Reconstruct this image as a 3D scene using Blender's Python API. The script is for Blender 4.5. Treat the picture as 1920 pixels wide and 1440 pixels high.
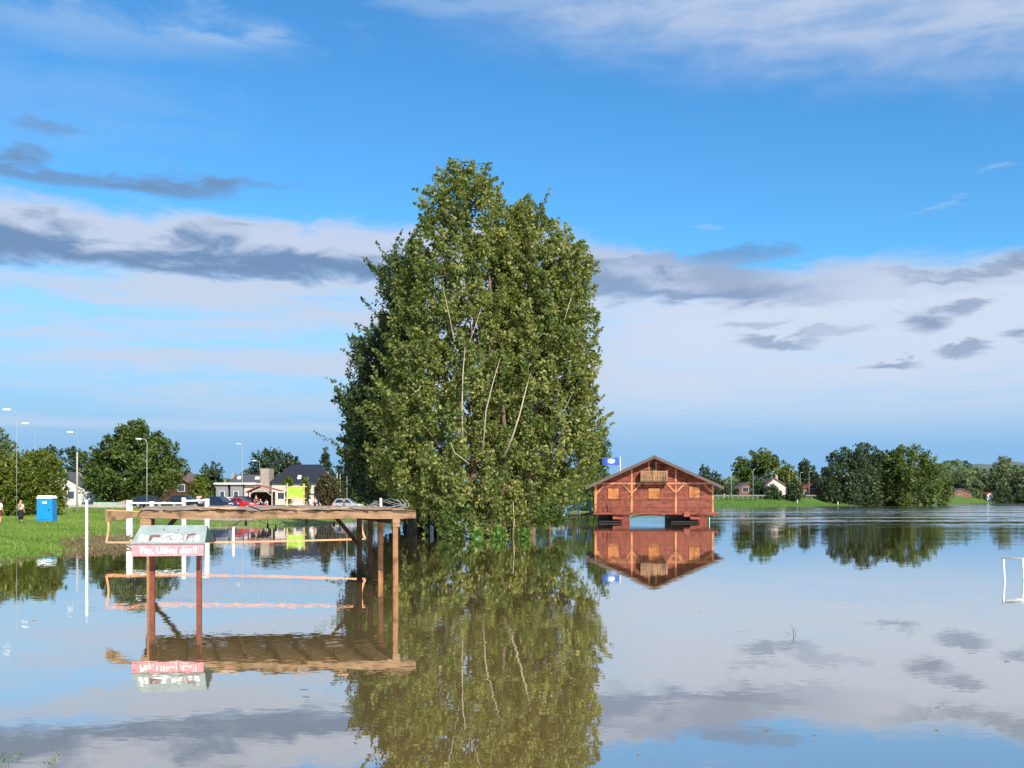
import bpy, bmesh, math, random
import numpy as np
from mathutils import Vector, Matrix, Euler

for o in list(bpy.data.objects):
    bpy.data.objects.remove(o)
SC = bpy.context.scene
COL = SC.collection
R = math.radians
rnd = random.Random(7)
rng = np.random.default_rng(7)

# ------------------------------------------------------------------ camera
CAMZ, HOR, F = 2.7, 928.0, 2000.0          # eye height above the flood water, horizon row, focal length (1920 px wide photo)
cd = bpy.data.cameras.new('camera')
cam = bpy.data.objects.new('camera', cd)
COL.objects.link(cam)
cam.location = (0, 0, CAMZ)
cam.rotation_euler = (R(90), 0, 0)
cd.sensor_width = 36.0
cd.lens = 36.0 * F / 1920.0
cd.shift_y = (HOR - 720.0) / 1920.0
cd.clip_start = 0.1
cd.clip_end = 9000
SC.camera = cam

# ------------------------------------------------------------------ light and exposure
SUN_EL, SUN_AZ = R(33), R(180 - 25)         # azimuth clockwise from +Y: behind the camera, to the right
SC.view_settings.view_transform = 'Standard'
SC.view_settings.look = 'None'
SC.view_settings.gamma = 1.0
SC.view_settings.use_curve_mapping = False
SC.view_settings.exposure = 0.5
sd = Vector((math.sin(SUN_AZ) * math.cos(SUN_EL), math.cos(SUN_AZ) * math.cos(SUN_EL), math.sin(SUN_EL)))
ld = bpy.data.lights.new('sun', 'SUN')
ld.energy = 5.0
ld.angle = R(0.53)
ld.color = (1.0, 0.93, 0.80)
sun = bpy.data.objects.new('sun', ld)
COL.objects.link(sun)
sun.rotation_euler = sd.to_track_quat('Z', 'Y').to_euler()
sun.location = (40, -40, 60)

try:
    SC.cycles.use_denoising = True
    SC.cycles.max_bounces = 8
    SC.cycles.transparent_max_bounces = 8
except Exception:
    pass


class NT:
    """Small helper to write node maths."""
    def __init__(self, tree):
        self.t = tree
        self.n = tree.nodes
        self.l = tree.links

    def new(self, typ, **kw):
        nd = self.n.new(typ)
        for k, v in kw.items():
            setattr(nd, k, v)
        return nd

    def put(self, sock, v):
        if isinstance(v, bpy.types.NodeSocket):
            self.l.new(v, sock)
        elif v is not None:
            sock.default_value = v

    def m(self, op, a, b=None, c=None, clamp=False):
        nd = self.new('ShaderNodeMath', operation=op)
        nd.use_clamp = clamp
        for s, v in zip(nd.inputs, (a, b, c)):
            self.put(s, v)
        return nd.outputs[0]

    def ss(self, x, a, b, lo=0.0, hi=1.0):
        nd = self.new('ShaderNodeMapRange', interpolation_type='SMOOTHSTEP')
        self.put(nd.inputs[0], x)
        for s, v in zip(nd.inputs[1:5], (a, b, lo, hi)):
            self.put(s, v)
        return nd.outputs[0]

    def xyz(self, x, y, z=0.0):
        nd = self.new('ShaderNodeCombineXYZ')
        for s, v in zip(nd.inputs, (x, y, z)):
            self.put(s, v)
        return nd.outputs[0]

    def noise(self, vec, scale=1.0, detail=4.0, rough=0.55, dist=0.0, color=False):
        nd = self.new('ShaderNodeTexNoise')
        self.put(nd.inputs['Vector'], vec)
        self.put(nd.inputs['Scale'], scale)
        nd.inputs['Detail'].default_value = detail
        nd.inputs['Roughness'].default_value = rough
        nd.inputs['Distortion'].default_value = dist
        return nd.outputs['Color'] if color else nd.outputs['Fac']

    def mix(self, fac, a, b, blend='MIX'):
        nd = self.new('ShaderNodeMix', data_type='RGBA', blend_type=blend)
        self.put(nd.inputs[0], fac)
        for s, v in ((nd.inputs[6], a), (nd.inputs[7], b)):
            if isinstance(v, tuple) and len(v) == 3:
                v = (*v, 1.0)
            self.put(s, v)
        return nd.outputs[2]

    def ramp(self, fac, stops):
        nd = self.new('ShaderNodeValToRGB')
        self.put(nd.inputs[0], fac)
        cr = nd.color_ramp
        while len(cr.elements) < len(stops):
            cr.elements.new(0.5)
        for e, (p, c) in zip(cr.elements, stops):
            e.position = p
            e.color = (*c, 1.0)
        return nd.outputs[0]


def make_world():
    w = bpy.data.worlds.new('World')
    SC.world = w
    w.use_nodes = True
    t = w.node_tree
    t.nodes.clear()
    N = NT(t)
    sky = N.new('ShaderNodeTexSky', sky_type='NISHITA')
    sky.sun_disc = False
    sky.sun_elevation = SUN_EL
    sky.sun_rotation = SUN_AZ
    sky.air_density = 1.0
    sky.dust_density = 0.4
    sky.ozone_density = 2.0
    hs = N.new('ShaderNodeHueSaturation')
    hs.inputs['Saturation'].default_value = 1.16
    hs.inputs['Value'].default_value = 1.25
    N.l.new(sky.outputs[0], hs.inputs['Color'])
    base = N.mix(1.0, hs.outputs[0], (0.55, 1.05, 1.27), 'MULTIPLY')      # the deep polarised blue of the photograph
    tc = N.new('ShaderNodeTexCoord')
    sp = N.new('ShaderNodeSeparateXYZ')
    N.l.new(tc.outputs['Generated'], sp.inputs[0])
    x, y, z = sp.outputs
    u = N.m('ARCTAN2', x, y)
    hyp = N.m('SQRT', N.m('ADD', N.m('MULTIPLY', x, x), N.m('MULTIPLY', y, y)))
    e = N.m('ARCTAN2', z, hyp)

    def U(px): return (px - 960) / 2000.0
    def E(py): return math.atan((HOR - py) / 2000.0)
    streak = N.noise(N.xyz(N.m('MULTIPLY', u, 5.0), N.m('MULTIPLY', e, 44.0), 1.7), 1.0, 7, 0.62, 0.35)
    puffy = N.noise(N.xyz(N.m('MULTIPLY', u, 13.0), N.m('MULTIPLY', e, 38.0), 4.1), 1.0, 7, 0.6, 0.4)
    broad = N.noise(N.xyz(N.m('MULTIPLY', u, 2.4), N.m('MULTIPLY', e, 9.0), 7.3), 1.0, 3, 0.5)
    ew = N.m('ADD', e, N.m('MULTIPLY', N.m('SUBTRACT', puffy, 0.5), 0.045))
    uw = N.m('ADD', u, N.m('MULTIPLY', N.m('SUBTRACT', streak, 0.5), 0.09))
    K = 8.2                                   # cloud radiance in the sky texture's own units

    def over(col, alpha, c):
        return N.mix(alpha, col, tuple(K * v for v in c))
    # pale blue clearing towards the horizon
    col = N.mix(N.ss(e, 0.20, 0.035, 0.0, 0.97), base, tuple(K * v for v in (0.29, 0.55, 0.905)))
    # high veil of thin white cloud
    veil = N.m('MULTIPLY', N.ss(e, E(870), E(690)), N.ss(ew, E(492), E(545)))
    veil = N.m('MULTIPLY', veil, N.ss(N.m('ADD', streak, N.m('MULTIPLY', broad, 0.5)), 0.54, 0.80, 0.34, 1.0))
    col = over(col, veil, (0.62, 0.735, 0.92))
    veil2 = N.m('MULTIPLY', N.m('MULTIPLY', N.ss(e, E(850), E(650)), N.ss(ew, E(510), E(575))), N.ss(u, 0.0, 0.16, 0, 0.75))
    col = over(col, veil2, (0.72, 0.82, 1.0))
    # thin bright line low over the trees at the left
    lowl = N.m('MULTIPLY', N.ss(N.m('ABSOLUTE', N.m('SUBTRACT', N.m('ADD', e, N.m('MULTIPLY', streak, 0.006)), E(797))), 0.0065, 0.001), N.ss(u, 0.05, -0.1, 0, 0.6))
    col = over(col, lowl, (0.55, 0.73, 0.97))
    # cirrus, upper right
    eb = N.m('SUBTRACT', 0.416, N.m('MULTIPLY', N.m('ADD', u, 0.03), 0.16))
    eb = N.m('MAXIMUM', eb, 0.25)
    d = N.m('SUBTRACT', N.m('ADD', ew, N.m('MULTIPLY', N.m('SUBTRACT', broad, 0.5), 0.06)), eb)
    cir = N.m('MULTIPLY', N.ss(d, -0.03, 0.05), N.ss(uw, -0.16, 0.06))
    cir = N.m('MULTIPLY', cir, N.ss(N.m('ADD', streak, puffy), 0.7, 1.2, 0.50, 0.95))
    col = over(col, cir, (0.56, 0.68, 0.90))

    def blob(col, px, py, rx, ry, alpha, c, soft=0.75, warp=1.0):
        du = N.m('DIVIDE', N.m('SUBTRACT', uw if warp else u, U(px)), rx / 2000.0)
        de = N.m('DIVIDE', N.m('SUBTRACT', ew, E(py)), ry / 2000.0)
        q = N.m('SQRT', N.m('ADD', N.m('MULTIPLY', du, du), N.m('MULTIPLY', de, de)))
        q = N.m('ADD', q, N.m('MULTIPLY', N.m('SUBTRACT', puffy, 0.5), 2.2))
        return over(col, N.ss(q, 1.3, 1.3 - soft * 1.2, 0.0, alpha), c)
    # wisps, upper left
    col = blob(col, 240, 110, 340, 44, 0.42, (0.46, 0.66, 0.94), 1.1)
    col = blob(col, 60, 240, 420, 130, 0.22, (0.45, 0.66, 0.95), 1.2)
    col = blob(col, 440, 105, 110, 14, 0.3, (0.6, 0.76, 0.97), 1.0)
    for px, py, rx, ry in ((840, 15, 160, 16), (1340, 430, 40, 5), (1810, 362, 50, 6), (1735, 427, 40, 6)):
        col = blob(col, px, py, rx, ry, 0.35, (0.5, 0.68, 0.94), 1.0)
    # the long bank of cloud: bright crest, slate underside
    top = N.ss(u, 0.0, 0.22, E(428), E(508))
    bot = N.ss(u, -0.1, 0.25, E(526), E(575))
    rel = N.m('DIVIDE', N.m('SUBTRACT', ew, bot), N.m('SUBTRACT', top, bot))
    dens = N.m('MULTIPLY', N.ss(rel, -0.18, 0.12), N.ss(rel, 1.2, 0.82))
    dens = N.m('MULTIPLY', dens, N.ss(uw, 0.34, 0.20, 0.16, 0.95))
    shade = N.ss(N.m('ADD', rel, N.m('MULTIPLY', N.m('SUBTRACT', puffy, 0.5), 1.6)), 0.15, 0.85)
    ccol = N.mix(shade, tuple(K * v for v in (0.19, 0.31, 0.52)), tuple(K * v for v in (0.64, 0.73, 0.91)))
    ccol = N.mix(N.ss(u, -0.05, 0.12, 0.0, 0.45), ccol, tuple(K * v for v in (0.40, 0.52, 0.78)))
    col = N.mix(dens, col, ccol)
    # slate scraps
    DK = (0.19, 0.295, 0.485)
    for px, py, rx, ry, a in ((140, 374, 320, 20, 0.7), (95, 350, 40, 14, 0.5), (120, 292, 60, 16, 0.45), (340, 385, 110, 16, 0.6),
                              (1380, 525, 130, 36, 0.45), (1290, 492, 190, 10, 0.3),
                              (1800, 542, 130, 11, 0.55), (1740, 556, 70, 7, 0.5), (1900, 525, 80, 18, 0.5),
                              (1700, 620, 46, 22, 0.75), (1758, 604, 38, 11, 0.6), (1650, 692, 64, 11, 0.68), (1770, 681, 36, 11, 0.62),
                              (1905, 668, 44, 17, 0.8), (1450, 652, 58, 12, 0.6), (1420, 618, 60, 8, 0.35), (1540, 640, 60, 10, 0.3), (20, 533, 16, 9, 0.6)):
        col = blob(col, px, py, rx, ry, a, DK)
    bg = N.new('ShaderNodeBackground')
    N.l.new(col, bg.inputs['Color'])
    bg.inputs['Strength'].default_value = 0.079
    out = N.new('ShaderNodeOutputWorld')
    N.l.new(bg.outputs[0], out.inputs['Surface'])


make_world()


# ------------------------------------------------------------------ materials
def new_mat(name):
    m = bpy.data.materials.new(name)
    m.use_nodes = True
    m.node_tree.nodes.clear()
    return m, NT(m.node_tree)


def surf(N, shader):
    out = N.new('ShaderNodeOutputMaterial')
    N.l.new(shader, out.inputs['Surface'])


def principled(N, col, rough=0.6, spec=0.4, metal=0.0, normal=None):
    p = N.new('ShaderNodeBsdfPrincipled')
    if isinstance(col, tuple):
        col = (*col, 1.0)
    N.put(p.inputs['Base Color'], col)
    N.put(p.inputs['Roughness'], rough)
    p.inputs['Specular IOR Level'].default_value = spec
    p.inputs['Metallic'].default_value = metal
    if normal is not None:
        N.l.new(normal, p.inputs['Normal'])
    return p.outputs[0]


def mat(name, c, rough=0.6, var=0.25, scale=3.0, stretch=(1, 1, 1), spec=0.3, metal=0.0, c2=None, bump=0.0, detail=5, blotch=0.0):
    """Base colour broken up by procedural grain / grime."""
    m, N = new_mat(name)
    tc = N.new('ShaderNodeTexCoord')
    mp = N.new('ShaderNodeMapping')
    mp.inputs['Scale'].default_value = stretch
    N.l.new(tc.outputs['Object'], mp.inputs['Vector'])
    nz = N.noise(mp.outputs[0], scale, detail, 0.62, 0.2)
    c2 = c2 or tuple(v * (1 - var) for v in c)
    c1 = tuple(min(1, v * (1 + var * 0.6)) for v in c)
    col = N.ramp(nz, ((0.28, c2), (0.5, c), (0.75, c1)))
    if blotch:
        bz = N.noise(tc.outputs['Object'], 1.7, 4, 0.65, 0.4)
        col = N.mix(1.0, col, N.ramp(bz, ((0.34, (1 - blotch,) * 3), (0.50, (1, 1, 1)), (0.68, (1 + 0.35 * blotch,) * 3))), 'MULTIPLY')
    nrm = None
    if bump:
        b = N.new('ShaderNodeBump')
        b.inputs['Strength'].default_value = bump
        b.inputs['Distance'].default_value = 0.02
        N.l.new(nz, b.inputs['Height'])
        nrm = b.outputs[0]
    surf(N, principled(N, col, rough, spec, metal, nrm))
    return m


def wood(name, c, axis, dark=0.35, rough=0.75, scale=1.0):
    st = [14.0, 14.0, 14.0]
    st['xyz'.index(axis)] = 0.9
    return mat(name, c, rough, 0.3, scale, tuple(st), 0.2, 0, tuple(v * dark for v in c), 0.4, 6, 0.55)


def leaf_mat(name, dark, mid, light, transl=0.35):
    m, N = new_mat(name)
    at = N.new('ShaderNodeAttribute', attribute_name='tint')
    col = N.ramp(at.outputs['Fac'], ((0.0, dark), (0.5, mid), (1.0, light)))
    p = principled(N, col, 0.42, 0.34)
    tr = N.new('ShaderNodeBsdfTranslucent')
    warm = N.mix(0.55, col, tuple(min(1, v) for v in (light[0] * 1.25, light[1] * 1.2, light[2] * 0.6)))
    N.l.new(warm, tr.inputs['Color'])
    mx = N.new('ShaderNodeMixShader')
    mx.inputs[0].default_value = transl
    N.l.new(p, mx.inputs[1])
    N.l.new(tr.outputs[0], mx.inputs[2])
    surf(N, mx.outputs[0])
    return m


M = {}
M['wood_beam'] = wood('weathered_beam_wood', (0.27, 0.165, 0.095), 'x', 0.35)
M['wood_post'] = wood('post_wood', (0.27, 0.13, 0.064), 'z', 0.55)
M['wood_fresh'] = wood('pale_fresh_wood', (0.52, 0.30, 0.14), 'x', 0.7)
M['wood_dark'] = wood('dark_and_shaded_wood', (0.065, 0.036, 0.022), 'x', 0.5)  # dark wood; on the water shelter it also carries the roof's shade
M['wood_deck'] = wood('roof_deck_wood', (0.30, 0.19, 0.105), 'x', 0.5)
M['felt'] = mat('torn_roofing_felt', (0.37, 0.275, 0.20), 0.85, 0.45, 2.5, bump=0.4, blotch=0.5)
M['clad'] = wood('red_brown_cladding', (0.185, 0.047, 0.028), 'x', 0.30, 0.5)
M['clad_b'] = wood('brick_red_cladding', (0.215, 0.058, 0.034), 'x', 0.35, 0.5)
M['clad_c'] = wood('rust_cladding', (0.155, 0.042, 0.028), 'x', 0.4, 0.5)
M['timber'] = wood('honey_timber', (0.46, 0.195, 0.095), 'z', 0.75, 0.5)
M['timber_x'] = wood('honey_timber_level', (0.46, 0.195, 0.095), 'x', 0.75, 0.5)
M['shutter'] = wood('orange_shutter', (0.38, 0.145, 0.05), 'z', 0.8, 0.5)
M['balcony'] = wood('balcony_wood', (0.31, 0.185, 0.10), 'z', 0.6, 0.6)
M['roof_brown'] = mat('brown_roofing', (0.085, 0.060, 0.052), 0.7, 0.3, 4)
M['barge'] = mat('brown_bargeboard', (0.105, 0.075, 0.066), 0.6, 0.25, 3, (1, 1, 1))
M['hull_red'] = mat('red_hull_paint', (0.23, 0.065, 0.042), 0.5, 0.45, 3)
M['hull_dark'] = mat('black_hull_and_shade', (0.02, 0.018, 0.018), 0.6, 0.3, 3)
M['white_paint'] = mat('white_paint', (0.76, 0.76, 0.74), 0.4, 0.10, 5, c2=(0.52, 0.50, 0.45), blotch=0.2)
M['white_wall'] = mat('white_render', (0.60, 0.58, 0.57), 0.8, 0.12, 1.2)
M['pink_wall'] = mat('pale_pink_render', (0.54, 0.46, 0.43), 0.8, 0.12, 1.2)
M['grey_wall'] = mat('grey_panels', (0.21, 0.22, 0.235), 0.7, 0.2, 2, (8, 8, 0.4))
M['tan_wall'] = mat('tan_brick', (0.34, 0.28, 0.24), 0.85, 0.25, 4)
M['brown_wall'] = mat('brown_brick', (0.17, 0.085, 0.06), 0.85, 0.3, 4)
M['roof_slate'] = mat('dark_slate_roof', (0.025, 0.027, 0.040), 0.55, 0.25, 3, (1, 1, 6))
M['roof_grey'] = mat('grey_roof', (0.085, 0.085, 0.10), 0.7, 0.2, 3, (1, 1, 6))
M['roof_tile'] = mat('brown_tile_roof', (0.15, 0.10, 0.085), 0.75, 0.3, 3, (1, 1, 6))
M['roof_red'] = mat('red_tile_roof', (0.30, 0.075, 0.05), 0.75, 0.35, 3)
M['concrete'] = mat('concrete', (0.38, 0.36, 0.33), 0.85, 0.25, 3)
M['steel'] = mat('galvanised_steel', (0.45, 0.47, 0.48), 0.45, 0.15, 4, metal=0.4)
M['pole_dark'] = mat('dull_pole', (0.30, 0.31, 0.31), 0.6, 0.2, 4)
M['rail_grey'] = mat('grey_road_rail', (0.17, 0.17, 0.165), 0.6, 0.2, 3)
M['lamp_white'] = mat('lamp_housing', (0.85, 0.86, 0.88), 0.25, 0.05, 4)
M['green_rail'] = mat('pale_green_paint', (0.30, 0.42, 0.34), 0.6, 0.2, 2)
M['blue_plastic'] = mat('blue_plastic', (0.010, 0.23, 0.58), 0.4, 0.15, 2)
M['white_plastic'] = mat('white_plastic', (0.80, 0.82, 0.84), 0.4, 0.08, 2)
M['blue_metal'] = mat('blue_paint', (0.07, 0.18, 0.36), 0.5, 0.2, 3)
M['black_metal'] = mat('black_metal', (0.014, 0.014, 0.017), 0.5, 0.3, 4)
M['cable'] = mat('black_cable', (0.018, 0.018, 0.022), 0.5, 0.2, 4)
M['orange'] = mat('orange_tape', (0.72, 0.31, 0.17), 0.7, 0.22, 2.2)
M['net'] = mat('net_cord', (0.10, 0.11, 0.14), 0.8, 0.2, 4)
M['sign_pink'] = mat('faded_red_sign', (0.56, 0.25, 0.275), 0.6, 0.3, 3.4, c2=(0.54, 0.16, 0.20))
M['sign_white'] = mat('sign_lettering', (0.70, 0.66, 0.64), 0.6, 0.08, 6)
M['sign_green'] = mat('faded_grey_green_board', (0.25, 0.31, 0.305), 0.7, 0.25, 4)
M['sign_green_d'] = mat('dark_green_board', (0.05, 0.10, 0.09), 0.7, 0.25, 4)
M['sign_brown'] = mat('sign_brown_strokes', (0.17, 0.08, 0.07), 0.7, 0.2, 4)
M['sign_pinkish'] = mat('sign_pink_strokes', (0.62, 0.38, 0.40), 0.7, 0.2, 4)
M['post_red'] = wood('red_worn_post', (0.17, 0.052, 0.034), 'z', 0.4)
M['flag_blue'] = mat('flag_blue', (0.06, 0.13, 0.46), 0.8, 0.12, 3)
M['flag_white'] = mat('flag_white', (0.72, 0.76, 0.84), 0.8, 0.1, 3)
M['lime'] = mat('lime_map', (0.33, 0.56, 0.04), 0.5, 0.12, 1.4, c2=(0.42, 0.60, 0.09))
M['map_green'] = mat('map_green', (0.16, 0.40, 0.10), 0.5, 0.2, 3)
M['map_yellow'] = mat('map_yellow', (0.60, 0.58, 0.20), 0.5, 0.1, 3)
M['board_wood'] = wood('board_post_wood', (0.62, 0.47, 0.27), 'z', 0.7)
M['tyre'] = mat('tyre_rubber', (0.02, 0.02, 0.02), 0.8, 0.2, 5)
M['rim'] = mat('wheel_rim', (0.5, 0.5, 0.52), 0.35, 0.1, 5, metal=0.5)
M['glass'] = mat('car_glass', (0.02, 0.026, 0.034), 0.06, 0.1, 2, spec=0.7)
M['window'] = mat('window_glass', (0.05, 0.06, 0.075), 0.08, 0.1, 2, spec=0.7)
M['car_dark'] = mat('car_dark_blue', (0.018, 0.028, 0.045), 0.25, 0.1, 2, spec=0.6)
M['car_black'] = mat('car_black', (0.014, 0.016, 0.020), 0.25, 0.1, 2, spec=0.6)
M['car_navy'] = mat('car_navy', (0.012, 0.026, 0.085), 0.25, 0.1, 2, spec=0.6)
M['car_red'] = mat('car_red', (0.52, 0.018, 0.022), 0.25, 0.1, 2, spec=0.6)
M['car_white'] = mat('car_white', (0.74, 0.75, 0.77), 0.25, 0.06, 2, spec=0.6)
M['car_silver'] = mat('car_silver', (0.45, 0.46, 0.49), 0.3, 0.1, 2, spec=0.6, metal=0.3)
M['lamp_glass'] = mat('lamp_glass', (0.75, 0.77, 0.8), 0.12, 0.05, 2, spec=0.7)
M['lamp_red'] = mat('tail_lamp', (0.4, 0.015, 0.012), 0.2, 0.1, 2, spec=0.6)
M['skin'] = mat('skin', (0.52, 0.29, 0.20), 0.6, 0.1, 8)
M['hair_blond'] = mat('hair_blond', (0.42, 0.22, 0.09), 0.6, 0.3, 12)
M['hair_dark'] = mat('hair_dark', (0.04, 0.025, 0.018), 0.6, 0.3, 12)
M['hair_grey'] = mat('hair_grey', (0.45, 0.42, 0.38), 0.6, 0.3, 12)
M['cl_pink'] = mat('pale_pink_cloth', (0.66, 0.50, 0.49), 0.8, 0.12, 6)
M['cl_white'] = mat('white_cloth', (0.80, 0.79, 0.80), 0.8, 0.08, 6)
M['cl_black'] = mat('black_cloth', (0.015, 0.014, 0.022), 0.8, 0.2, 6)
M['cl_maroon'] = mat('maroon_cloth', (0.16, 0.04, 0.05), 0.8, 0.2, 6)
M['cl_jeans'] = mat('blue_denim', (0.12, 0.17, 0.28), 0.8, 0.2, 6)
M['cl_lightjeans'] = mat('pale_denim', (0.42, 0.47, 0.55), 0.8, 0.2, 6)
M['cl_red'] = mat('red_cloth', (0.42, 0.05, 0.05), 0.8, 0.2, 6)
M['bark'] = mat('brown_bark', (0.16, 0.115, 0.08), 0.9, 0.4, 3, (6, 6, 0.8), bump=0.5)
M['bark_pale'] = mat('pale_poplar_bark', (0.40, 0.33, 0.25), 0.85, 0.35, 3, (6, 6, 0.8), bump=0.4)
M['twig'] = mat('dead_twig', (0.15, 0.105, 0.06), 0.9, 0.4, 4)
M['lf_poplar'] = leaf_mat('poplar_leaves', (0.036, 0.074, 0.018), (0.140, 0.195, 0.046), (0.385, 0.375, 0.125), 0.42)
M['lf_poplar_shade'] = leaf_mat('poplar_leaves_shade', (0.022, 0.048, 0.016), (0.066, 0.105, 0.032), (0.140, 0.175, 0.058))  # darker poplar leaves: shade from the front poplars put into the colour
M['lf_dark'] = leaf_mat('dark_leaves', (0.014, 0.030, 0.013), (0.038, 0.068, 0.027), (0.082, 0.120, 0.046), 0.25)
M['lf_far'] = leaf_mat('far_hazed_leaves', (0.075, 0.110, 0.055), (0.150, 0.200, 0.095), (0.240, 0.290, 0.150), 0.4)  # distance haze put into a paler, greyer leaf colour
M['lf_mid'] = leaf_mat('mid_green_leaves', (0.024, 0.052, 0.012), (0.078, 0.125, 0.026), (0.155, 0.205, 0.045))
M['lf_lime'] = leaf_mat('yellow_green_leaves', (0.040, 0.075, 0.010), (0.118, 0.165, 0.020), (0.220, 0.240, 0.038))
M['lf_bright'] = leaf_mat('bright_shrub_leaves', (0.035, 0.090, 0.018), (0.110, 0.230, 0.040), (0.230, 0.360, 0.080))
M['lf_pale'] = leaf_mat('pale_willow_leaves', (0.060, 0.095, 0.045), (0.130, 0.180, 0.085), (0.220, 0.270, 0.130))
M['lf_rust'] = leaf_mat('rusty_green_leaves', (0.030, 0.040, 0.014), (0.085, 0.085, 0.030), (0.170, 0.105, 0.050))
M['lf_grass'] = leaf_mat('grass_blades', (0.075, 0.155, 0.018), (0.165, 0.270, 0.038), (0.310, 0.365, 0.100), 0.4)
M['lf_dry'] = leaf_mat('dry_stalks', (0.06, 0.055, 0.022), (0.14, 0.115, 0.05), (0.24, 0.19, 0.095), 0.1)


# ------------------------------------------------------------------ mesh building helpers
class MB:
    def __init__(self):
        self.v, self.f = [], []

    def add(self, vs, fs):
        b = len(self.v)
        self.v += [tuple(q) for q in vs]
        self.f += [tuple(b + i for i in fc) for fc in fs]
        return self

    def hexa(self, c8):
        return self.add(c8, ((0, 3, 2, 1), (4, 5, 6, 7), (0, 1, 5, 4), (1, 2, 6, 5), (2, 3, 7, 6), (3, 0, 4, 7)))

    def box(self, x0, x1, y0, y1, z0, z1):
        return self.hexa(((x0, y0, z0), (x1, y0, z0), (x1, y1, z0), (x0, y1, z0), (x0, y0, z1), (x1, y0, z1), (x1, y1, z1), (x0, y1, z1)))

    def bar(self, p0, p1, w, h, up=(0, 0, 1), w1=None, h1=None):
        """A rectangular member from p0 to p1; w across, h along up."""
        p0, p1 = Vector(p0), Vector(p1)
        d = (p1 - p0).normalized()
        up = Vector(up)
        if abs(d.dot(up)) > 0.98:
            up = Vector((0, 1, 0))
        s = d.cross(up).normalized()
        t = s.cross(d).normalized()
        w1 = w if w1 is None else w1
        h1 = h if h1 is None else h1
        q = []
        for p, a, b in ((p0, w, h), (p1, w1, h1)):
            q += [p - s * a / 2 - t * b / 2, p + s * a / 2 - t * b / 2, p + s * a / 2 + t * b / 2, p - s * a / 2 + t * b / 2]
        return self.hexa(q)

    def tube(self, pts, rad, n=7, cap=True):
        pts = [Vector(p) for p in pts]
        if not isinstance(rad, (list, tuple)):
            rad = [rad] * len(pts)
        rings = []
        ref = Vector((0, 0, 1))
        for i, p in enumerate(pts):
            d = (pts[min(i + 1, len(pts) - 1)] - pts[max(i - 1, 0)])
            d = d.normalized() if d.length > 1e-9 else Vector((0, 0, 1))
            a = ref if abs(d.dot(ref)) < 0.95 else Vector((0, 1, 0))
            s = d.cross(a).normalized()
            t = d.cross(s).normalized()
            rings.append([p + (s * math.cos(2 * math.pi * k / n) + t * math.sin(2 * math.pi * k / n)) * rad[i] for k in range(n)])
        vs = [q for r_ in rings for q in r_]
        fs = []
        for i in range(len(pts) - 1):
            for k in range(n):
                k2 = (k + 1) % n
                fs.append((i * n + k, i * n + k2, (i + 1) * n + k2, (i + 1) * n + k))
        if cap:
            fs.append(tuple(range(n - 1, -1, -1)))
            fs.append(tuple((len(pts) - 1) * n + k for k in range(n)))
        return self.add(vs, fs)

    def prism(self, poly, y0, y1):
        """Polygon in x-z extruded along y."""
        n = len(poly)
        vs = [(x, y0, z) for x, z in poly] + [(x, y1, z) for x, z in poly]
        fs = [tuple(range(n)), tuple(range(2 * n - 1, n - 1, -1))]
        fs += [(i, i + n, (i + 1) % n + n, (i + 1) % n) for i in range(n)]
        return self.add(vs, fs)

    def xf(self, mtx):
        self.v = [tuple(mtx @ Vector(q)) for q in self.v]
        return self

    def build(self, name, m, parent=None, smooth=False, offset=None):
        me = bpy.data.meshes.new(name)
        vs = self.v
        if offset is not None:
            vs = [(a - offset[0], b - offset[1], c - offset[2]) for a, b, c in vs]
        me.from_pydata(vs, [], self.f)
        bm = bmesh.new()
        bm.from_mesh(me)
        bmesh.ops.recalc_face_normals(bm, faces=bm.faces)
        bm.to_mesh(me)
        bm.free()
        if smooth:
            me.polygons.foreach_set('use_smooth', [True] * len(me.polygons))
        me.materials.append(M[m] if isinstance(m, str) else m)
        return link(name, me, parent)


def link(name, me, parent=None):
    o = bpy.data.objects.new(name, me)
    COL.objects.link(o)
    if parent is not None:
        o.parent = parent
    return o


def tag(o, label=None, cat=None, group=None, kind=None):
    if label: o['label'] = label
    if cat: o['category'] = cat
    if group: o['group'] = group
    if kind: o['kind'] = kind
    return o


def thing(name, label, cat, loc=(0, 0, 0), rz=0.0, group=None):
    o = bpy.data.objects.new(name, None)
    o.empty_display_size = 0.2
    COL.objects.link(o)
    o.location = loc
    o.rotation_euler = (0, 0, rz)
    return tag(o, label, cat, group)


def kids(o):
    return [c for c in ALL if c.parent == o]


def copy_tree(root, loc, rz, label, group=None, src_children=None):
    def rec(o, parent):
        c = o.copy()
        COL.objects.link(c)
        c.parent = parent
        for ch in list(o.children):
            rec(ch, c)
        return c
    r = rec(root, None)
    r.location = loc
    r.rotation_euler = (0, 0, rz)
    r['label'] = label
    if group: r['group'] = group
    return r


def at(px, py, D):
    return Vector(((px - 960) * D / F, D, CAMZ - (py - HOR) * D / F))


def wd(py):
    """Distance at which a row of the photograph meets the water."""
    return CAMZ * F / (py - HOR)


# ------------------------------------------------------------------ ground and water
def w2(px, py):
    D = wd(py)
    return ((px - 960) * D / F, D)


SHORE = [(-420, 24), (-90, 30), (-45, 36)] + [w2(*q) for q in (
    (0, 1060), (60, 1052), (110, 1040), (150, 1029), (200, 1022), (235, 1012), (300, 1000), (370, 990), (430, 983), (480, 984), (560, 984),
    (620, 984), (690, 975), (760, 968), (1000, 963), (1110, 961), (1240, 955), (1340, 952), (1450, 950), (1570, 949), (1700, 947), (1790, 943.5),
    (1920, 942), (2300, 941))] + [(700, 480), (2500, 700)]
SH = np.array(SHORE)


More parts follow.
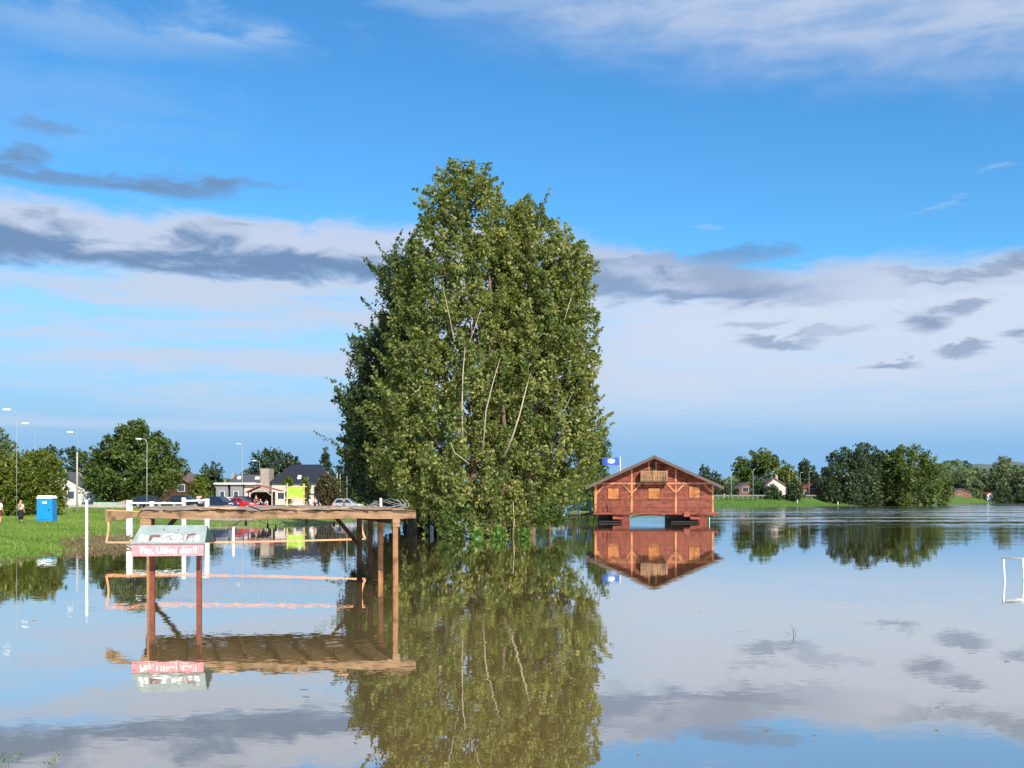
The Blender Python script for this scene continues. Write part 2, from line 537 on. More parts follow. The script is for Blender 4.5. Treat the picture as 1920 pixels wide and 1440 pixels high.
def land_dist(x, y):
    """Signed distance to the shoreline, positive on land (the far side)."""
    x = np.asarray(x, float); y = np.asarray(y, float)
    best = np.full(x.shape, 1e9)
    for (x0, y0), (x1, y1) in zip(SHORE[:-1], SHORE[1:]):
        dx, dy = x1 - x0, y1 - y0
        t = np.clip(((x - x0) * dx + (y - y0) * dy) / (dx * dx + dy * dy), 0, 1)
        best = np.minimum(best, np.hypot(x - x0 - t * dx, y - y0 - t * dy))
    poly = np.vstack([SH, [(2500, 5000), (-420, 5000)]])
    inside = np.zeros(x.shape, bool)
    n = len(poly)
    for i in range(n):
        xa, ya = poly[i]; xb, yb = poly[(i + 1) % n]
        c = ((ya > y) != (yb > y)) & (x < (xb - xa) * (y - ya) / (yb - ya + 1e-12) + xa)
        inside ^= c
    return np.where(inside, best, -best)


def lump(x, y, s, ph=0.0):
    return (np.sin(x * s * 1.3 + 1.7 * np.sin(y * s * 0.9 + ph)) + np.sin(y * s * 1.7 + 1.3 * np.sin(x * s * 1.1 + ph * 2))) * 0.5


def ground_z(x, y):
    x = np.asarray(x, float); y = np.asarray(y, float)
    d = land_dist(x, y) + 0.8 * lump(x, y, 0.35)
    left = 1.25 * (1 - np.exp(-np.maximum(d, 0) / 16.0))
    s = np.clip(d / 11.0, 0, 1)
    right = 2.15 * s * s * (3 - 2 * s)
    w = np.clip((x + 5) / 40.0, 0, 1)
    w = w * w * (3 - 2 * w)
    h = left * (1 - w) + right * w
    h = h + np.where(d > 2, 0.05 * lump(x, y, 0.8, 2.0), 0)
    under = np.maximum(d * 0.25, -1.6)
    return np.where(d > 0, h + 0.02, under)


def gz(x, y):
    return float(ground_z(np.array([x]), np.array([y]))[0])


def grid_mesh(name, xs, ys, zf, m, parent=None):
    X, Y = np.meshgrid(xs, ys)
    Z = zf(X.ravel(), Y.ravel())
    co = np.column_stack([X.ravel(), Y.ravel(), Z]).astype(np.float32)
    nx, ny = len(xs), len(ys)
    i = np.arange((nx - 1) * (ny - 1))
    a = (i // (nx - 1)) * nx + i % (nx - 1)
    idx = np.column_stack([a, a + 1, a + nx + 1, a + nx]).ravel().astype(np.int32)
    me = raw_mesh(name, co, idx, 4)
    me.polygons.foreach_set('use_smooth', np.ones(len(i), bool))
    me.materials.append(M[m] if isinstance(m, str) else m)
    return link(name, me, parent)


def raw_mesh(name, co, idx, k, tint=None):
    me = bpy.data.meshes.new(name)
    nf = len(idx) // k
    me.vertices.add(len(co))
    me.vertices.foreach_set('co', np.ascontiguousarray(co, np.float32).ravel())
    me.loops.add(len(idx))
    me.loops.foreach_set('vertex_index', np.ascontiguousarray(idx, np.int32))
    me.polygons.add(nf)
    me.polygons.foreach_set('loop_start', np.arange(0, nf * k, k, dtype=np.int32))
    me.update(calc_edges=True)
    if tint is not None:
        a = me.attributes.new('tint', 'FLOAT', 'FACE')
        a.data.foreach_set('value', np.ascontiguousarray(tint, np.float32))
    return me


def mk_ground_mat():
    m, N = new_mat('meadow_ground')
    g = N.new('ShaderNodeNewGeometry')
    pos = g.outputs['Position']
    sp = N.new('ShaderNodeSeparateXYZ')
    N.l.new(pos, sp.inputs[0])
    n1 = N.noise(pos, 0.22, 5, 0.6)
    n2 = N.noise(pos, 2.2, 6, 0.65)
    grass = N.ramp(N.m('ADD', N.m('MULTIPLY', n1, 0.55), N.m('MULTIPLY', n2, 0.45)),
                   ((0.32, (0.090, 0.175, 0.020)), (0.5, (0.155, 0.255, 0.034)), (0.66, (0.255, 0.305, 0.070))))
    mud = N.ramp(n2, ((0.3, (0.07, 0.05, 0.025)), (0.7, (0.19, 0.14, 0.075))))
    grass = N.mix(N.ss(sp.outputs[0], 5.0, 40.0, 0.0, 0.85), grass, N.ramp(n2, ((0.3, (0.045, 0.115, 0.018)), (0.7, (0.085, 0.165, 0.028)))))
    f = N.ss(N.m('ADD', sp.outputs[2], N.m('MULTIPLY', N.m('SUBTRACT', n1, 0.5), 0.35)), 0.07, -0.03)
    col = N.mix(f, grass, mud)
    b = N.new('ShaderNodeBump')
    b.inputs['Strength'].default_value = 0.7
    b.inputs['Distance'].default_value = 0.15
    N.l.new(n2, b.inputs['Height'])
    surf(N, principled(N, col, 0.9, 0.15, 0, b.outputs[0]))
    return m


xs = np.unique(np.concatenate([np.arange(-120, 120, 1.2), -np.geomspace(120, 2500, 30), np.geomspace(120, 2500, 30), np.arange(120, 260, 4)]))
ys = np.unique(np.concatenate([np.array([-40, -10, 5, 15]), np.arange(20, 150, 1.2), np.arange(150, 420, 3.0), np.geomspace(420, 4800, 25)]))
tag(grid_mesh('ground', xs, ys, ground_z, mk_ground_mat()), kind='structure')


def mk_water_mat():
    m, N = new_mat('flood_water')
    g = N.new('ShaderNodeNewGeometry')
    sp = N.new('ShaderNodeSeparateXYZ')
    N.l.new(g.outputs['Position'], sp.inputs[0])
    x, y = sp.outputs[0], sp.outputs[1]

    def slope(sx, sy, amp, det=2.0, seed=0.0):
        c = N.noise(N.xyz(N.m('MULTIPLY', x, sx), N.m('MULTIPLY', y, sy), seed), 1.0, det, 0.5, 0, True)
        s = N.new('ShaderNodeSeparateColor')
        N.l.new(c, s.inputs[0])
        return (N.m('MULTIPLY', N.m('SUBTRACT', s.outputs[0], 0.5), amp), N.m('MULTIPLY', N.m('SUBTRACT', s.outputs[1], 0.5), amp))
    patch = N.noise(N.xyz(N.m('MULTIPLY', x, 0.03), N.m('MULTIPLY', y, 0.075), 3.0), 1.0, 3, 0.5)
    calm = N.m('MULTIPLY', N.ss(patch, 0.42, 0.66, 0.55, 1.7), N.ss(N.m('ADD', y, N.m('MULTIPLY', x, 0.6)), 45, 120, 1.0, 2.6))
    far = N.m('MULTIPLY', N.ss(y, 62, 160), N.ss(N.m('SUBTRACT', x, N.m('MULTIPLY', y, 0.10)), 0.0, 22.0))
    bands = N.noise(N.xyz(N.m('MULTIPLY', x, 0.018), N.m('MULTIPLY', y, 0.11), 9.0), 1.0, 3, 0.6)
    far = N.m('MULTIPLY', far, N.ss(bands, 0.42, 0.56, 0.10, 1.0))
    a = slope(4.5, 9.0, 0.0145, 3.0, 0.0)
    b = slope(0.35, 1.1, 0.0065, 2.0, 5.0)
    c = slope(0.5, 2.2, 0.75, 3.0, 8.0)
    nx = N.m('ADD', N.m('MULTIPLY', N.m('ADD', a[0], b[0]), calm), N.m('MULTIPLY', c[0], far))
    ny = N.m('SUBTRACT', N.m('MULTIPLY', N.m('ADD', a[1], b[1]), calm), N.m('MULTIPLY', N.m('ABSOLUTE', c[1]), far))
    nv = N.new('ShaderNodeVectorMath', operation='NORMALIZE')
    N.l.new(N.xyz(nx, ny, 1.0), nv.inputs[0])
    silt = N.noise(N.xyz(N.m('MULTIPLY', x, 0.07), N.m('MULTIPLY', y, 0.07), 1.0), 1.0, 4, 0.55)
    col = N.ramp(silt, ((0.3, (0.215, 0.148, 0.050)), (0.7, (0.265, 0.19, 0.075))))
    df = N.new('ShaderNodeBsdfDiffuse')
    N.l.new(col, df.inputs['Color'])
    gl = N.new('ShaderNodeBsdfGlossy')
    gl.inputs['Color'].default_value = (0.93, 0.93, 0.93, 1)
    gl.inputs['Roughness'].default_value = 0.0
    N.l.new(nv.outputs[0], gl.inputs['Normal'])
    fr = N.new('ShaderNodeFresnel')
    fr.inputs['IOR'].default_value = 1.333
    fac = N.ss(fr.outputs[0], 0.04, 0.80, 0.56, 0.97)
    mx = N.new('ShaderNodeMixShader')
    N.l.new(fac, mx.inputs[0])
    N.l.new(df.outputs[0], mx.inputs[1])
    N.l.new(gl.outputs[0], mx.inputs[2])
    surf(N, mx.outputs[0])
    return m


wm = MB()
wm.add([(-1500, -40, 0), (2500, -40, 0), (2500, 2500, 0), (-1500, 2500, 0)], [(0, 1, 2, 3)])
tag(wm.build('water', mk_water_mat()), kind='structure')


def sheet(name, x0, x1, y0, y1, m, dz=0.03, n=18, rag=0.0):
    """A strip of surfacing that follows the ground."""
    xs_, ys_ = np.linspace(x0, x1, n), np.linspace(y0, y1, max(4, n // 2))
    return tag(grid_mesh(name, xs_, ys_, lambda a, b: ground_z(a, b) + dz, m), kind='structure')


M['gravel'] = mat('dusty_gravel', (0.44, 0.35, 0.27), 0.95, 0.25, 1.5)
M['asphalt'] = mat('asphalt', (0.12, 0.12, 0.12), 0.9, 0.2, 2)
sheet('car_park', -52, -16, 126, 148, 'gravel', 0.05, 40)
sheet('gravel_path', -38, -24, 101, 126, 'gravel', 0.045, 24)
sheet('road', -95, -14, 150, 156, 'asphalt', 0.06, 60)

# distant hills with woodland
hx = np.linspace(-1600, 2200, 120)
hy = np.linspace(1500, 2100, 14)


def hill_z(x, y):
    r = np.clip((y - 1500) / 350.0, 0, 1)
    base = 20 + 42 * np.clip((x - 480) / 260.0, 0, 1) + 6 * np.sin(x * 0.006) + 4 * np.sin(x * 0.021 + 1)
    return r * base + 2.5 * np.sin(x * 0.12 + y * 0.05) * r


M['hills'] = mat('wooded_hills', (0.125, 0.165, 0.135), 0.95, 0.4, 0.03)
tag(grid_mesh('hills', hx, hy, hill_z, 'hills'), kind='structure')


# ------------------------------------------------------------------ foliage
def unit(v):
    return v / (np.linalg.norm(v, axis=1, keepdims=True) + 1e-9)


def leaf_arrays(c, size, outward=None, droop=0.3, elong=2.0, jitter=0.35):
    n = len(c)
    a = rng.normal(size=(n, 3))
    a[:, 2] = a[:, 2] * 0.9 - droop
    a = unit(a)
    nn = rng.normal(size=(n, 3))
    if outward is not None:
        nn = nn * 0.8 + outward * 0.9 + np.array([0, 0, 0.35])
    b = unit(np.cross(a, nn))
    nn = unit(np.cross(b, a))
    L = size * rng.uniform(1 - jitter, 1 + jitter, (n, 1))
    W = L / elong
    fold = nn * (W * rng.uniform(-0.1, 0.45, (n, 1)))
    p = np.empty((n, 4, 3))
    p[:, 0] = c - a * L * 0.5
    p[:, 1] = c + b * W * 0.5 + fold - a * L * 0.06
    p[:, 2] = c + a * L * 0.5
    p[:, 3] = c - b * W * 0.5 + fold - a * L * 0.06
    return p.reshape(-1, 3)


def leaves_obj(name, centers, size, tint, m, parent, offset, outward=None, droop=0.3, elong=2.0):
    p = leaf_arrays(centers, size, outward, droop, elong) - np.array(offset)
    me = raw_mesh(name, p, np.arange(len(p)), 4, np.clip(tint, 0, 1))
    me.materials.append(M[m])
    return link(name, me, parent)


def crown_points(outline, D, n_clump, per, clump_r, depth=0.8, shell=0.38, stretch=1.0, front=0.0, lift=0.0, leaders=0):
    """Leaf positions in clumps through a crown whose outline is given as (y, left, right) rows of the photograph."""
    ol = sorted(outline)
    yy = np.array([q[0] for q in ol], float)
    L = np.array([q[1] for q in ol], float)
    Rr = np.array([q[2] for q in ol], float)
    s = D / F
    lift = lift - 0.40 * clump_r * stretch
    fine = np.linspace(yy[0], yy[-1], 300)
    lw = np.interp(fine, yy, L); rw = np.interp(fine, yy, Rr)
    wgt = (rw - lw) ** 1.15 + 4
    cdf = np.cumsum(wgt) / wgt.sum()
    py = np.interp(rng.random(n_clump), cdf, fine)
    l = np.interp(py, fine, lw); r = np.interp(py, fine, rw)
    hw = np.maximum((r - l) * 0.5 * s - clump_r * 0.3, 0.06)
    mid = ((l + r) * 0.5 - 960) * s
    ph = rng.uniform(0, 2 * np.pi, n_clump)
    rad = rng.random(n_clump) ** shell
    cx = mid + hw * rad * np.cos(ph)
    hd = np.minimum(hw, np.median(hw) * 1.3)
    if leaders:
        # several upright leaders side by side: the crown is grooved between them
        q = leaders * (ph - 0.35 * np.sin(py * 0.011)) + 1.3
        groove = (0.5 + 0.5 * np.cos(q)) ** 2.2
        rad = rad * (1 - 0.34 * groove * np.clip(np.sin(ph) * -1 + 0.75, 0, 1))
    cy = D + hd * depth * rad * np.sin(ph) + front
    cz = CAMZ - (py - HOR) * s + lift
    cr = clump_r * rng.uniform(0.6, 1.25, n_clump)
    C_ = np.column_stack([cx, cy, cz])
    out = np.column_stack([np.cos(ph), np.sin(ph), np.full(n_clump, 0.25)])
    k = np.repeat(np.arange(n_clump), per)
    # every clump is a leafy sprig: widest low down, tapering to an ascending tip
    tw = unit(out * 0.6 + np.array([0, 0, 0.7]) + rng.normal(size=(n_clump, 3)) * 0.42)
    t = rng.random(len(k)) ** 0.8
    g = unit(rng.normal(size=(len(k), 3))) * (rng.random((len(k), 1)) ** 0.5)
    lg = np.where((rng.random(n_clump) < 0.34) & (rad > 0.72), rng.uniform(1.5, 2.6, n_clump), 1.0) if leaders else np.ones(n_clump)
    wide = (1.05 * np.sin(np.pi * np.clip(0.18 + 0.78 * t, 0, 1)) + 0.08)[:, None]
    P = C_[k] + (g * wide * (0.85 / lg[k] ** 0.8)[:, None] + tw[k] * ((t - 0.55) * 2.3 * stretch)[:, None] * lg[k][:, None]) * cr[k][:, None]
    ct = rng.normal(0.50, 0.15, n_clump)
    tint = ct[k] + rng.normal(0, 0.22, len(k))
    return C_, P, out[k], tint, rad


def make_tree(name, label, cat, outline, D, m, n_clump, per, clump_r, leaf, trunk_px=None, base_py=None, trunk_r=0.25, bark='bark', group=None,
              depth=0.8, shell=0.38, limbs=9, elong=2.0, stretch=1.0, extra_limbs=(), droop=0.3, base_z=None, stems=None, lift=0.0, trunk_mat=None, leaders=0):
    ol = sorted(outline)
    yb, lb, rb = ol[-1]
    tx = (trunk_px if trunk_px is not None else (lb + rb) / 2)
    x = (tx - 960) * D / F
    z0 = gz(x, D) if base_z is None else base_z
    root = thing(name, label, cat, (x, D, z0), 0, group)
    C_, P, out, tint, rad = crown_points(outline, D, n_clump, per, clump_r, depth, shell, stretch, 0.0, lift, leaders)
    leaves_obj('crown', P, leaf, tint, m, root, (x, D, z0), out, droop, elong)
    topz = CAMZ - (ol[0][0] - HOR) * D / F
    mb = MB()
    h = topz - z0
    for sx, sy, k in (stems or ((0, 0, 1.0),)):
        pts, rr = [], []
        for i in range(8):
            t = i / 7.0
            pts.append((x + sx * (0.3 + t) + 0.02 * h * math.sin(3.1 * t + sx), D + sy * (0.3 + t), z0 - 0.3 + t * h * 0.74 * k))
            rr.append(trunk_r * k * (1 - 0.85 * t) * (1.25 if i == 0 else 1))
        mb.tube(pts, rr, 8)
    ids = rng.choice(len(C_), min(limbs, len(C_)), replace=False)
    for i in ids:
        c = C_[i]
        zs = max(z0 + 0.12 * h, z0 + (c[2] - z0) * 0.45)
        t = (zs - z0) / (h * 0.82)
        p0 = Vector((x, D, zs)); p1 = Vector(c)
        mid = p0.lerp(p1, 0.5) + Vector((0, 0, -0.06 * (p1 - p0).length))
        r0 = max(trunk_r * 0.4 * (1 - 0.6 * t), 0.02)
        mb.tube([p0, mid, p1], [r0, r0 * 0.6, r0 * 0.2], 5)
    mb.build('trunk', 'bark', root, True, (x, D, z0))
    for pts, r0 in extra_limbs:
        lm = MB()
        n = len(pts)
        lm.tube([at(q[0], q[1], q[2] + 1.05) for q in pts], [0.42 * r0 * (1 - 0.7 * i / (n - 1)) for i in range(n)], 7)
        lm.build('limb', bark, root, True, (x, D, z0))
    return root


# the big flooded poplars
POP = 'poplars standing in the flood water'
DA = 70.0
make_tree('poplar_tree', 'tallest poplar, its crown forming the highest leafy point over the flood', 'tree',
          [(297, 850, 885), (312, 832, 908), (340, 812, 930), (372, 790, 954), (410, 790, 966), (470, 756, 970), (540, 736, 968), (620, 722, 972),
           (700, 700, 980), (780, 680, 985), (850, 684, 985), (900, 706, 985), (950, 760, 1000), (975, 800, 1000), (992, 826, 990)],
          DA, 'lf_poplar', 1050, 82, 0.62, 0.245, 915, None, 0.36, 'bark_pale', POP, 0.72, 0.36, 26, 1.7, 0.95, (
              (((868, 850, 66.5), (866, 770, 65.4), (868, 700, 65.2), (872, 650, 65.4)), 0.15),
              (((905, 850, 66.0), (911, 770, 65.0), (925, 715, 64.7), (938, 672, 64.9)), 0.13),
              (((852, 640, 65.0), (842, 590, 65.0), (832, 545, 65.3), (826, 500, 65.8)), 0.07),
              (((880, 642, 64.9), (892, 610, 64.9), (904, 572, 65.2)), 0.07),
              (((880, 870, 65.0), (852, 848, 64.4), (845, 830, 64.3)), 0.09),
          ), 0.3, -0.6, ((0, 0, 1.0), (-1.3, 0.5, 0.8), (1.0, -0.4, 0.75)), leaders=7)
make_tree('poplar_tree', 'broad rounded poplar beside the tallest one, nearest the red floating house', 'tree',
          [(365, 975, 990), (378, 962, 1002), (395, 945, 1022), (430, 932, 1060), (455, 924, 1096), (490, 916, 1120), (560, 904, 1116), (610, 902, 1130), (680, 898, 1122),
           (745, 894, 1120), (790, 890, 1140), (835, 890, 1132), (880, 895, 1116), (920, 900, 1092), (948, 905, 1045), (972, 915, 1005), (992, 925, 1000)],
          DA + 1.5, 'lf_poplar', 1050, 82, 0.62, 0.245, 968, None, 0.36, 'bark_pale', POP, 0.72, 0.36, 26, 1.7, 0.95, (
              (((945, 856, 66.2), (962, 815, 65.4), (975, 775, 65.0), (985, 735, 65.0), (994, 700, 65.3)), 0.17),
              (((1058, 600, 66.4), (1066, 575, 66.2), (1072, 552, 66.4)), 0.08),
              (((1042, 780, 65.6), (1058, 768, 65.4), (1072, 740, 65.6)), 0.06),
              (((962, 1006, 68.0), (964, 975, 67.4), (962, 940, 67.2)), 0.15),
          ), 0.3, -0.6, ((0, 0, 1.0), (1.5, 0.5, 0.8), (0.6, -0.5, 0.7)), leaders=8)
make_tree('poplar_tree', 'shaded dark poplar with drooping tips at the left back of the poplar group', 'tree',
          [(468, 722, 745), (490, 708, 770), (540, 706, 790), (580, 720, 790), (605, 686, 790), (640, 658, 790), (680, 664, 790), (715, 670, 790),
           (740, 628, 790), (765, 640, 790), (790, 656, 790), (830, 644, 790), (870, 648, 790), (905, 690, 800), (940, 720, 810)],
          DA + 8, 'lf_poplar_shade', 600, 72, 0.70, 0.28, 770, None, 0.34, 'bark', POP, 0.8, 0.36, 22, 2.0, 1.5, (), 0.3, -0.6,
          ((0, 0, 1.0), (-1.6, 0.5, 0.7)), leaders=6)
make_tree('willow_tree', 'dark low tree behind the wooden shelter\'s right end, growing out of the water', 'tree',
          [(790, 655, 690), (820, 645, 720), (850, 640, 760), (880, 650, 790), (910, 665, 830), (940, 690, 850), (965, 740, 860), (985, 790, 850)],
          DA + 17, 'lf_dark', 260, 60, 1.0, 0.42, 760, None, 0.3, 'bark', None, 0.7, 0.4, 12, 2.0, 1.0, (), 0.3, -0.4)
make_tree('young_tree', 'small dark green tree seen between the poplars and the flag', 'tree',
          [(805, 1125, 1140), (830, 1110, 1146), (860, 1090, 1146), (900, 1060, 1142), (945, 1040, 1130)],
          168, 'lf_mid', 110, 55, 1.1, 0.5, 1110, None, 0.3)
make_tree('young_tree', 'leafy tree hanging over the gangway behind the poplars', 'tree',
          [(860, 1000, 1060), (890, 990, 1090), (920, 985, 1105), (945, 1000, 1090)],
          150, 'lf_mid', 90, 55, 1.1, 0.45, 1045, None, 0.25)

# shrubs standing in the water under the poplars
SH_G = 'leafy shrubs at the foot of the poplars'
for i, (pxc, top, hw, D, mm, lab) in enumerate((
        (846, 955, 24, 66.0, 'lf_mid', 'dense leafy shrub in the water, leftmost under the poplars'),
        (893, 990, 15, 65.4, 'lf_bright', 'low bright green shrub second from left under the poplars'),
        (936, 987, 16, 65.2, 'lf_bright', 'bright green shrub in front of the poplar trunks'),
        (985, 992, 11, 65.6, 'lf_bright', 'small bright green sprig right of the poplar trunks'),
        (1030, 940, 34, 68.0, 'lf_mid', 'wide shrub drooping towards the water at the right of the poplars'))):
    bot = 1012 if i < 4 else 978
    make_tree('shrub', lab, 'shrub', [(top, pxc - hw * 0.4, pxc + hw * 0.4), ((top + bot) / 2, pxc - hw, pxc + hw), (bot, pxc - hw * 0.9, pxc + hw * 0.9)],
              D, mm, (60, 16, 18, 12, 60)[i], 36, (0.34, 0.2, 0.2, 0.18, 0.34)[i], 0.25, pxc, None, 0.05, 'bark', SH_G, 0.8, 0.45, 5, 1.7, 1.0, (), 0.2, -0.4)

# left bank vegetation
BG_L = 'trees behind the left bank'
make_tree('hedge_shrub', 'big lime green bush behind the blue portable toilet', 'shrub',
          [(846, 58, 98), (858, 40, 112), (885, 32, 122), (915, 30, 125), (950, 32, 122)], 98, 'lf_lime', 260, 70, 0.7, 0.26, 78, None, 0.12, 'bark', None, 0.8, 0.5)
make_tree('hedge_shrub', 'dark green bush at the left edge behind the two people', 'shrub',
          [(852, -30, 42), (870, -50, 58), (915, -60, 66), (954, -60, 64)], 94, 'lf_lime', 260, 70, 0.7, 0.26, 0, None, 0.12, 'bark', None, 0.8, 0.5)
make_tree('willow_tree', 'pale grey-green willow rising at the left edge', 'tree',
          [(806, -20, 12), (830, -40, 24), (860, -60, 28), (900, -60, 25)], 135, 'lf_pale', 90, 60, 1.0, 0.4, -10, None, 0.3, 'bark', BG_L)
make_tree('background_tree', 'dark tree between the lime bush and the white house', 'tree',
          [(838, 66, 90), (850, 50, 115), (870, 42, 128), (900, 40, 130), (930, 50, 120)], 215, 'lf_dark', 80, 60, 1.6, 0.65, 85, None, 0.35, 'bark', BG_L)
make_tree('background_tree', 'dark tree just left of the large round tree', 'tree',
          [(846, 135, 152), (860, 122, 170), (890, 118, 178), (925, 122, 178)], 210, 'lf_dark', 70, 60, 1.6, 0.65, 150, None, 0.35, 'bark', BG_L)
make_tree('lime_tree', 'large round broad-crowned tree beside the curved street lamp', 'tree',
          [(788, 245, 268), (800, 222, 292), (818, 205, 312), (840, 182, 330), (858, 163, 334), (878, 158, 350), (893, 157, 360), (904, 160, 345), (912, 165, 300), (925, 172, 275), (938, 182, 250)],
          142, 'lf_mid', 300, 75, 1.15, 0.50, 238, None, 0.42, 'bark', None, 0.8, 0.42, 20)
make_tree('poplar_shrub', 'yellow-green shrub right of the large round tree', 'shrub',
          [(888, 368, 382), (902, 360, 395), (935, 358, 398)], 158, 'lf_lime', 60, 55, 0.7, 0.36, 378, None, 0.12)
make_tree('background_tree', 'small dark tree behind the grey flat-roofed kiosk', 'tree',
          [(872, 385, 408), (885, 376, 420), (905, 380, 424), (930, 385, 424)], 175, 'lf_dark', 60, 55, 1.0, 0.48, 402, None, 0.2, 'bark', BG_L)
make_tree('background_tree', 'wide dark tree behind the slate-roofed house', 'tree',
          [(842, 492, 535), (852, 478, 552), (868, 460, 565), (890, 455, 570), (920, 460, 565)], 225, 'lf_dark', 130, 65, 1.6, 0.65, 515, None, 0.4, 'bark', BG_L)
make_tree('spruce_tree', 'pointed dark spruce right of the slate-roofed house', 'tree',
          [(842, 609, 611), (856, 604, 616), (875, 598, 622), (895, 594, 627), (915, 596, 626)], 190, 'lf_dark', 60, 60, 0.8, 0.45, 610, None, 0.2, 'bark', BG_L)
make_tree('background_tree', 'dark tree behind the lamp post near the silver car', 'tree',
          [(862, 636, 655), (880, 626, 680), (905, 622, 700), (935, 630, 700)], 180, 'lf_dark', 70, 55, 1.2, 0.52, 655, None, 0.25, 'bark', BG_L)
make_tree('garden_shrub', 'rusty green shrub right of the black metal frame', 'shrub',
          [(892, 604, 628), (905, 592, 640), (925, 590, 644), (940, 594, 640)], 145, 'lf_rust', 80, 60, 0.6, 0.32, 617, None, 0.1)
make_tree('garden_shrub', 'small round green shrub above the lime map board', 'shrub',
          [(892, 538, 545), (902, 531, 551), (915, 533, 550), (935, 536, 547)], 152, 'lf_lime', 30, 50, 0.5, 0.3, 541, None, 0.06)
make_tree('garden_shrub', 'small thin shrub under the roof window of the slate house', 'shrub',
          [(897, 569, 576), (908, 565, 581), (935, 567, 580)], 152, 'lf_lime', 26, 50, 0.5, 0.3, 573, None, 0.06)

# right bank vegetation
BG_R = 'trees along the right bank'
for args in (
        ('background_tree', 'low dark tree showing just right of the floating house roof', [(878, 1318, 1330), (888, 1310, 1345), (905, 1300, 1355), (935, 1300, 1370)], 262, 'lf_dark', 70, 60, 1.5, 0.65, 1330),
        ('background_tree', 'tall broad tree behind the white gabled house', [(844, 1418, 1442), (852, 1395, 1455), (866, 1376, 1466), (885, 1372, 1475), (910, 1382, 1475), (932, 1390, 1470)], 292, 'lf_mid', 150, 65, 1.7, 0.75, 1425),
        ('birch_tree', 'yellow-green birch right of the white gabled house', [(870, 1465, 1475), (880, 1458, 1492), (900, 1460, 1500), (930, 1465, 1500)], 272, 'lf_lime', 60, 55, 1.2, 0.6, 1480),
        ('background_tree', 'narrow dark tree between the birch and the tall dark trees', [(866, 1503, 1512), (876, 1498, 1530), (900, 1498, 1545), (930, 1500, 1545)], 285, 'lf_dark', 70, 60, 1.4, 0.65, 1518),
        ('background_tree', 'tall dark tree at the water, leftmost of the tall trio', [(834, 1590, 1625), (842, 1565, 1640), (860, 1542, 1650), (890, 1536, 1655), (920, 1545, 1655), (944, 1580, 1650)], 268, 'lf_dark', 190, 65, 1.6, 0.68, 1600),
        ('background_tree', 'dark tree with paler top in the middle of the tall trio', [(844, 1640, 1660), (858, 1625, 1685), (890, 1620, 1700), (925, 1622, 1705), (945, 1630, 1700)], 274, 'lf_dark', 150, 65, 1.6, 0.68, 1655),
        ('background_tree', 'full rounded green tree at the water, rightmost of the tall trio', [(836, 1685, 1710), (842, 1670, 1728), (856, 1658, 1750), (875, 1655, 1772), (900, 1660, 1782), (925, 1665, 1782), (944, 1680, 1768)], 270, 'lf_mid', 210, 65, 1.6, 0.68, 1720),
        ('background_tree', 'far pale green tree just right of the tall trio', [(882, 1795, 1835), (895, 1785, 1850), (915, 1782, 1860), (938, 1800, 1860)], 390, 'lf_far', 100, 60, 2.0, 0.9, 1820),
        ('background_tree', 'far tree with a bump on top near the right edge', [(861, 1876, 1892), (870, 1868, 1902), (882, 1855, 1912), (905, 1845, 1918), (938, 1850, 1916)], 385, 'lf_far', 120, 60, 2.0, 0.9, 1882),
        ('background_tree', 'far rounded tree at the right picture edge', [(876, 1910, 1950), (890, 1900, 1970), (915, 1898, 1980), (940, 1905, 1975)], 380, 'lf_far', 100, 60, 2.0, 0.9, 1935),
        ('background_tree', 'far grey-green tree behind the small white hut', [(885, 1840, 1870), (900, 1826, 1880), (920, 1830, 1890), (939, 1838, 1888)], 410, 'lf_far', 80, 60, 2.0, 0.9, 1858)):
    nm, lab, ol, D, mm, nc, per, cr, lf, tpx = args
    make_tree(nm, lab, 'tree', ol, D, mm, nc, per, cr, lf, tpx, None, 0.35, 'bark', BG_R)

HG = 'dark hedges along the right bank'
for args in (
        ('dark hedge behind the rail just right of the floating house', [(902, 1315, 1350), (915, 1300, 1378), (934, 1300, 1380)], 258, 'lf_dark', 60, 1340),
        ('dark hedge between the small brown and the white gabled house', [(908, 1412, 1432), (920, 1406, 1436), (934, 1406, 1436)], 258, 'lf_dark', 40, 1421),
        ('dark hedge right of the white gabled house', [(905, 1480, 1500), (918, 1474, 1506), (934, 1474, 1506)], 258, 'lf_dark', 45, 1490),
        ('dark bush in front of the white gabled house', [(911, 1440, 1458), (922, 1430, 1466), (934, 1428, 1466)], 256, 'lf_dark', 40, 1448),
        ('dark bush at the right end of the brick house', [(900, 1542, 1560), (918, 1536, 1576), (938, 1538, 1580)], 264, 'lf_dark', 50, 1558),
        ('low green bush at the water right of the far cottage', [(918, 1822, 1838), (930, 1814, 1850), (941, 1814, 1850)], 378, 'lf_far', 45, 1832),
        ('low dark bush under the far tree with a bump', [(914, 1866, 1890), (928, 1864, 1902), (941, 1864, 1904)], 372, 'lf_dark', 50, 1884),
        ('low dark bush at the right picture edge', [(914, 1904, 1930), (928, 1900, 1950), (941, 1900, 1950)], 372, 'lf_dark', 50, 1922)):
    lab, ol, D, mm, nc, tpx = args
    make_tree('hedge', lab, 'hedge', ol, D, mm, nc, 50, 1.1, 0.6, tpx, None, 0.15, 'bark', HG, 0.6, 0.5, 4)

